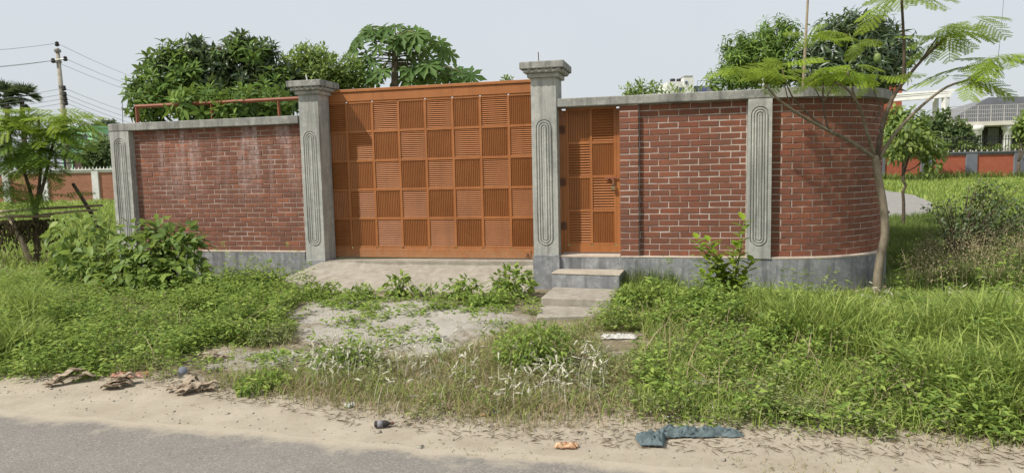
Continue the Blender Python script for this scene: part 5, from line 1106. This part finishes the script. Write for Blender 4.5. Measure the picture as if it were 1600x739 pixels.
crumple('paper_scrap', 'pale folded scrap just left above the cloth', 'litter', 1045, 657, .09, .03, .02, 'plastic', .1, 13)
crumple('paper_scrap', 'white scrap in the grass at the left of the seed plumes', 'litter', 520, 596, .06, .05, .03, 'plastic', .3, 14)
crumple('paper_scrap', 'white scrap near the road edge left of the bottle', 'litter', 548, 634, .06, .04, .03, 'plastic', .8, 15)
cp = place(1092, 610); c2 = thing('paper_cup', 'flattened pale paper cup lying in the herbs at right', 'cup', cp, .1)
mb = MB(); mb.tube([(-.045, 0, .04), (.045, 0, .038)], (.030, .040), 12, cap=True); mb.build('cup_body', M['plastic'], c2, True); mb = MB(); mb.tube([(-.02, 0, .0395), (.015, 0, .039)], (.0345, .0385), 12); mb.build('printed_band', M['dryhusk'], c2, True)
bp = place(284, 600, .07); bc = thing('plastic_cup', 'blue plastic cup among dried husks at the road edge', 'cup', bp, .4)
mb = MB(); mb.lathe([(.022, 0), (.030, .065), (.032, .067), (.028, .063), (.020, .006)], 14); mb.build('cup_wall', M['blue_plastic'], bc, True); mb = MB(); mb.lathe([(.032, .064), (.035, .068), (.032, .072)], 14); mb.build('rim', M['greypaint'], bc, True); bc.rotation_euler = (.9, .5, .4)
bp = place(596, 664, .028); bo = thing('bottle', 'small dark bottle with pale label lying on the sandy road edge', 'bottle', bp, .12); bo.scale = (.85, .85, .85)
def lying(prof, n=14): 
    m_ = MB(); m_.lathe(prof, n); m_.v = [(z, y, x) for x, y, z in m_.v]; return m_
lying([(.020, -.055), (.026, -.05), (.027, .035), (.020, .05), (.010, .062), (.010, .078)]).build('glass_body', M['dark'], bo, True)
lying([(.0285, -.03), (.0285, .012)]).build('paper_label', M['cable'], bo, True); lying([(.013, .076), (.013, .096)]).build('cap', M['rust'], bo, True)
# pebbles, straw and twigs on the sand
P = fill([(-5.5, 6.1), (-1.9, 4.3), (3.4, 2.5), (3.6, 3.6), (.8, 4.3), (-2.6, 5.5)], 900); k = len(P); V = []
oc = np.array([(1, 0, 0), (0, 1, 0), (-1, 0, 0), (0, -1, 0), (0, 0, .7), (0, 0, -.5)]); ot = [(0,1,4),(1,2,4),(2,3,4),(3,0,4),(1,0,5),(2,1,5),(3,2,5),(0,3,5)]
s = rng.exponential(.0035, k)+.002; R3 = basis(unit(rng.normal(size=(k, 3))*.3+[0, 0, 1]), rng.uniform(0, 6, k)); v = np.einsum('nij,vj->nvi', R3, oc)*s[:, None, None]*rng.uniform(.7, 1.3, (k, 6, 1))+(P+[0, 0, .002])[:, None, :]
npmesh('pebbles', v, rep(ot, k, 6), M['slab'], kind='stuff')
P = fill([(-5, 6.3), (-2.7, 5.35), (-1.1, 4.6), (0, 4.2), (2, 3.85), (3.4, 3.5), (3.4, 4.2), (1, 4.7), (-1, 5.2), (-2.6, 5.9)], 3600); P[:, 2] += .006; k = len(P); a = rng.uniform(0, 6.28, k); D = np.stack([np.cos(a), np.sin(a), rng.uniform(0, .25, k)], 1)
v, t = leaves4(P, D, np.array([[0, 0, 1.]]), rng.uniform(.02, .10, k), rng.uniform(.002, .006, k)); npmesh('dry_straw', v, t, M['dryhusk'], kind='stuff')
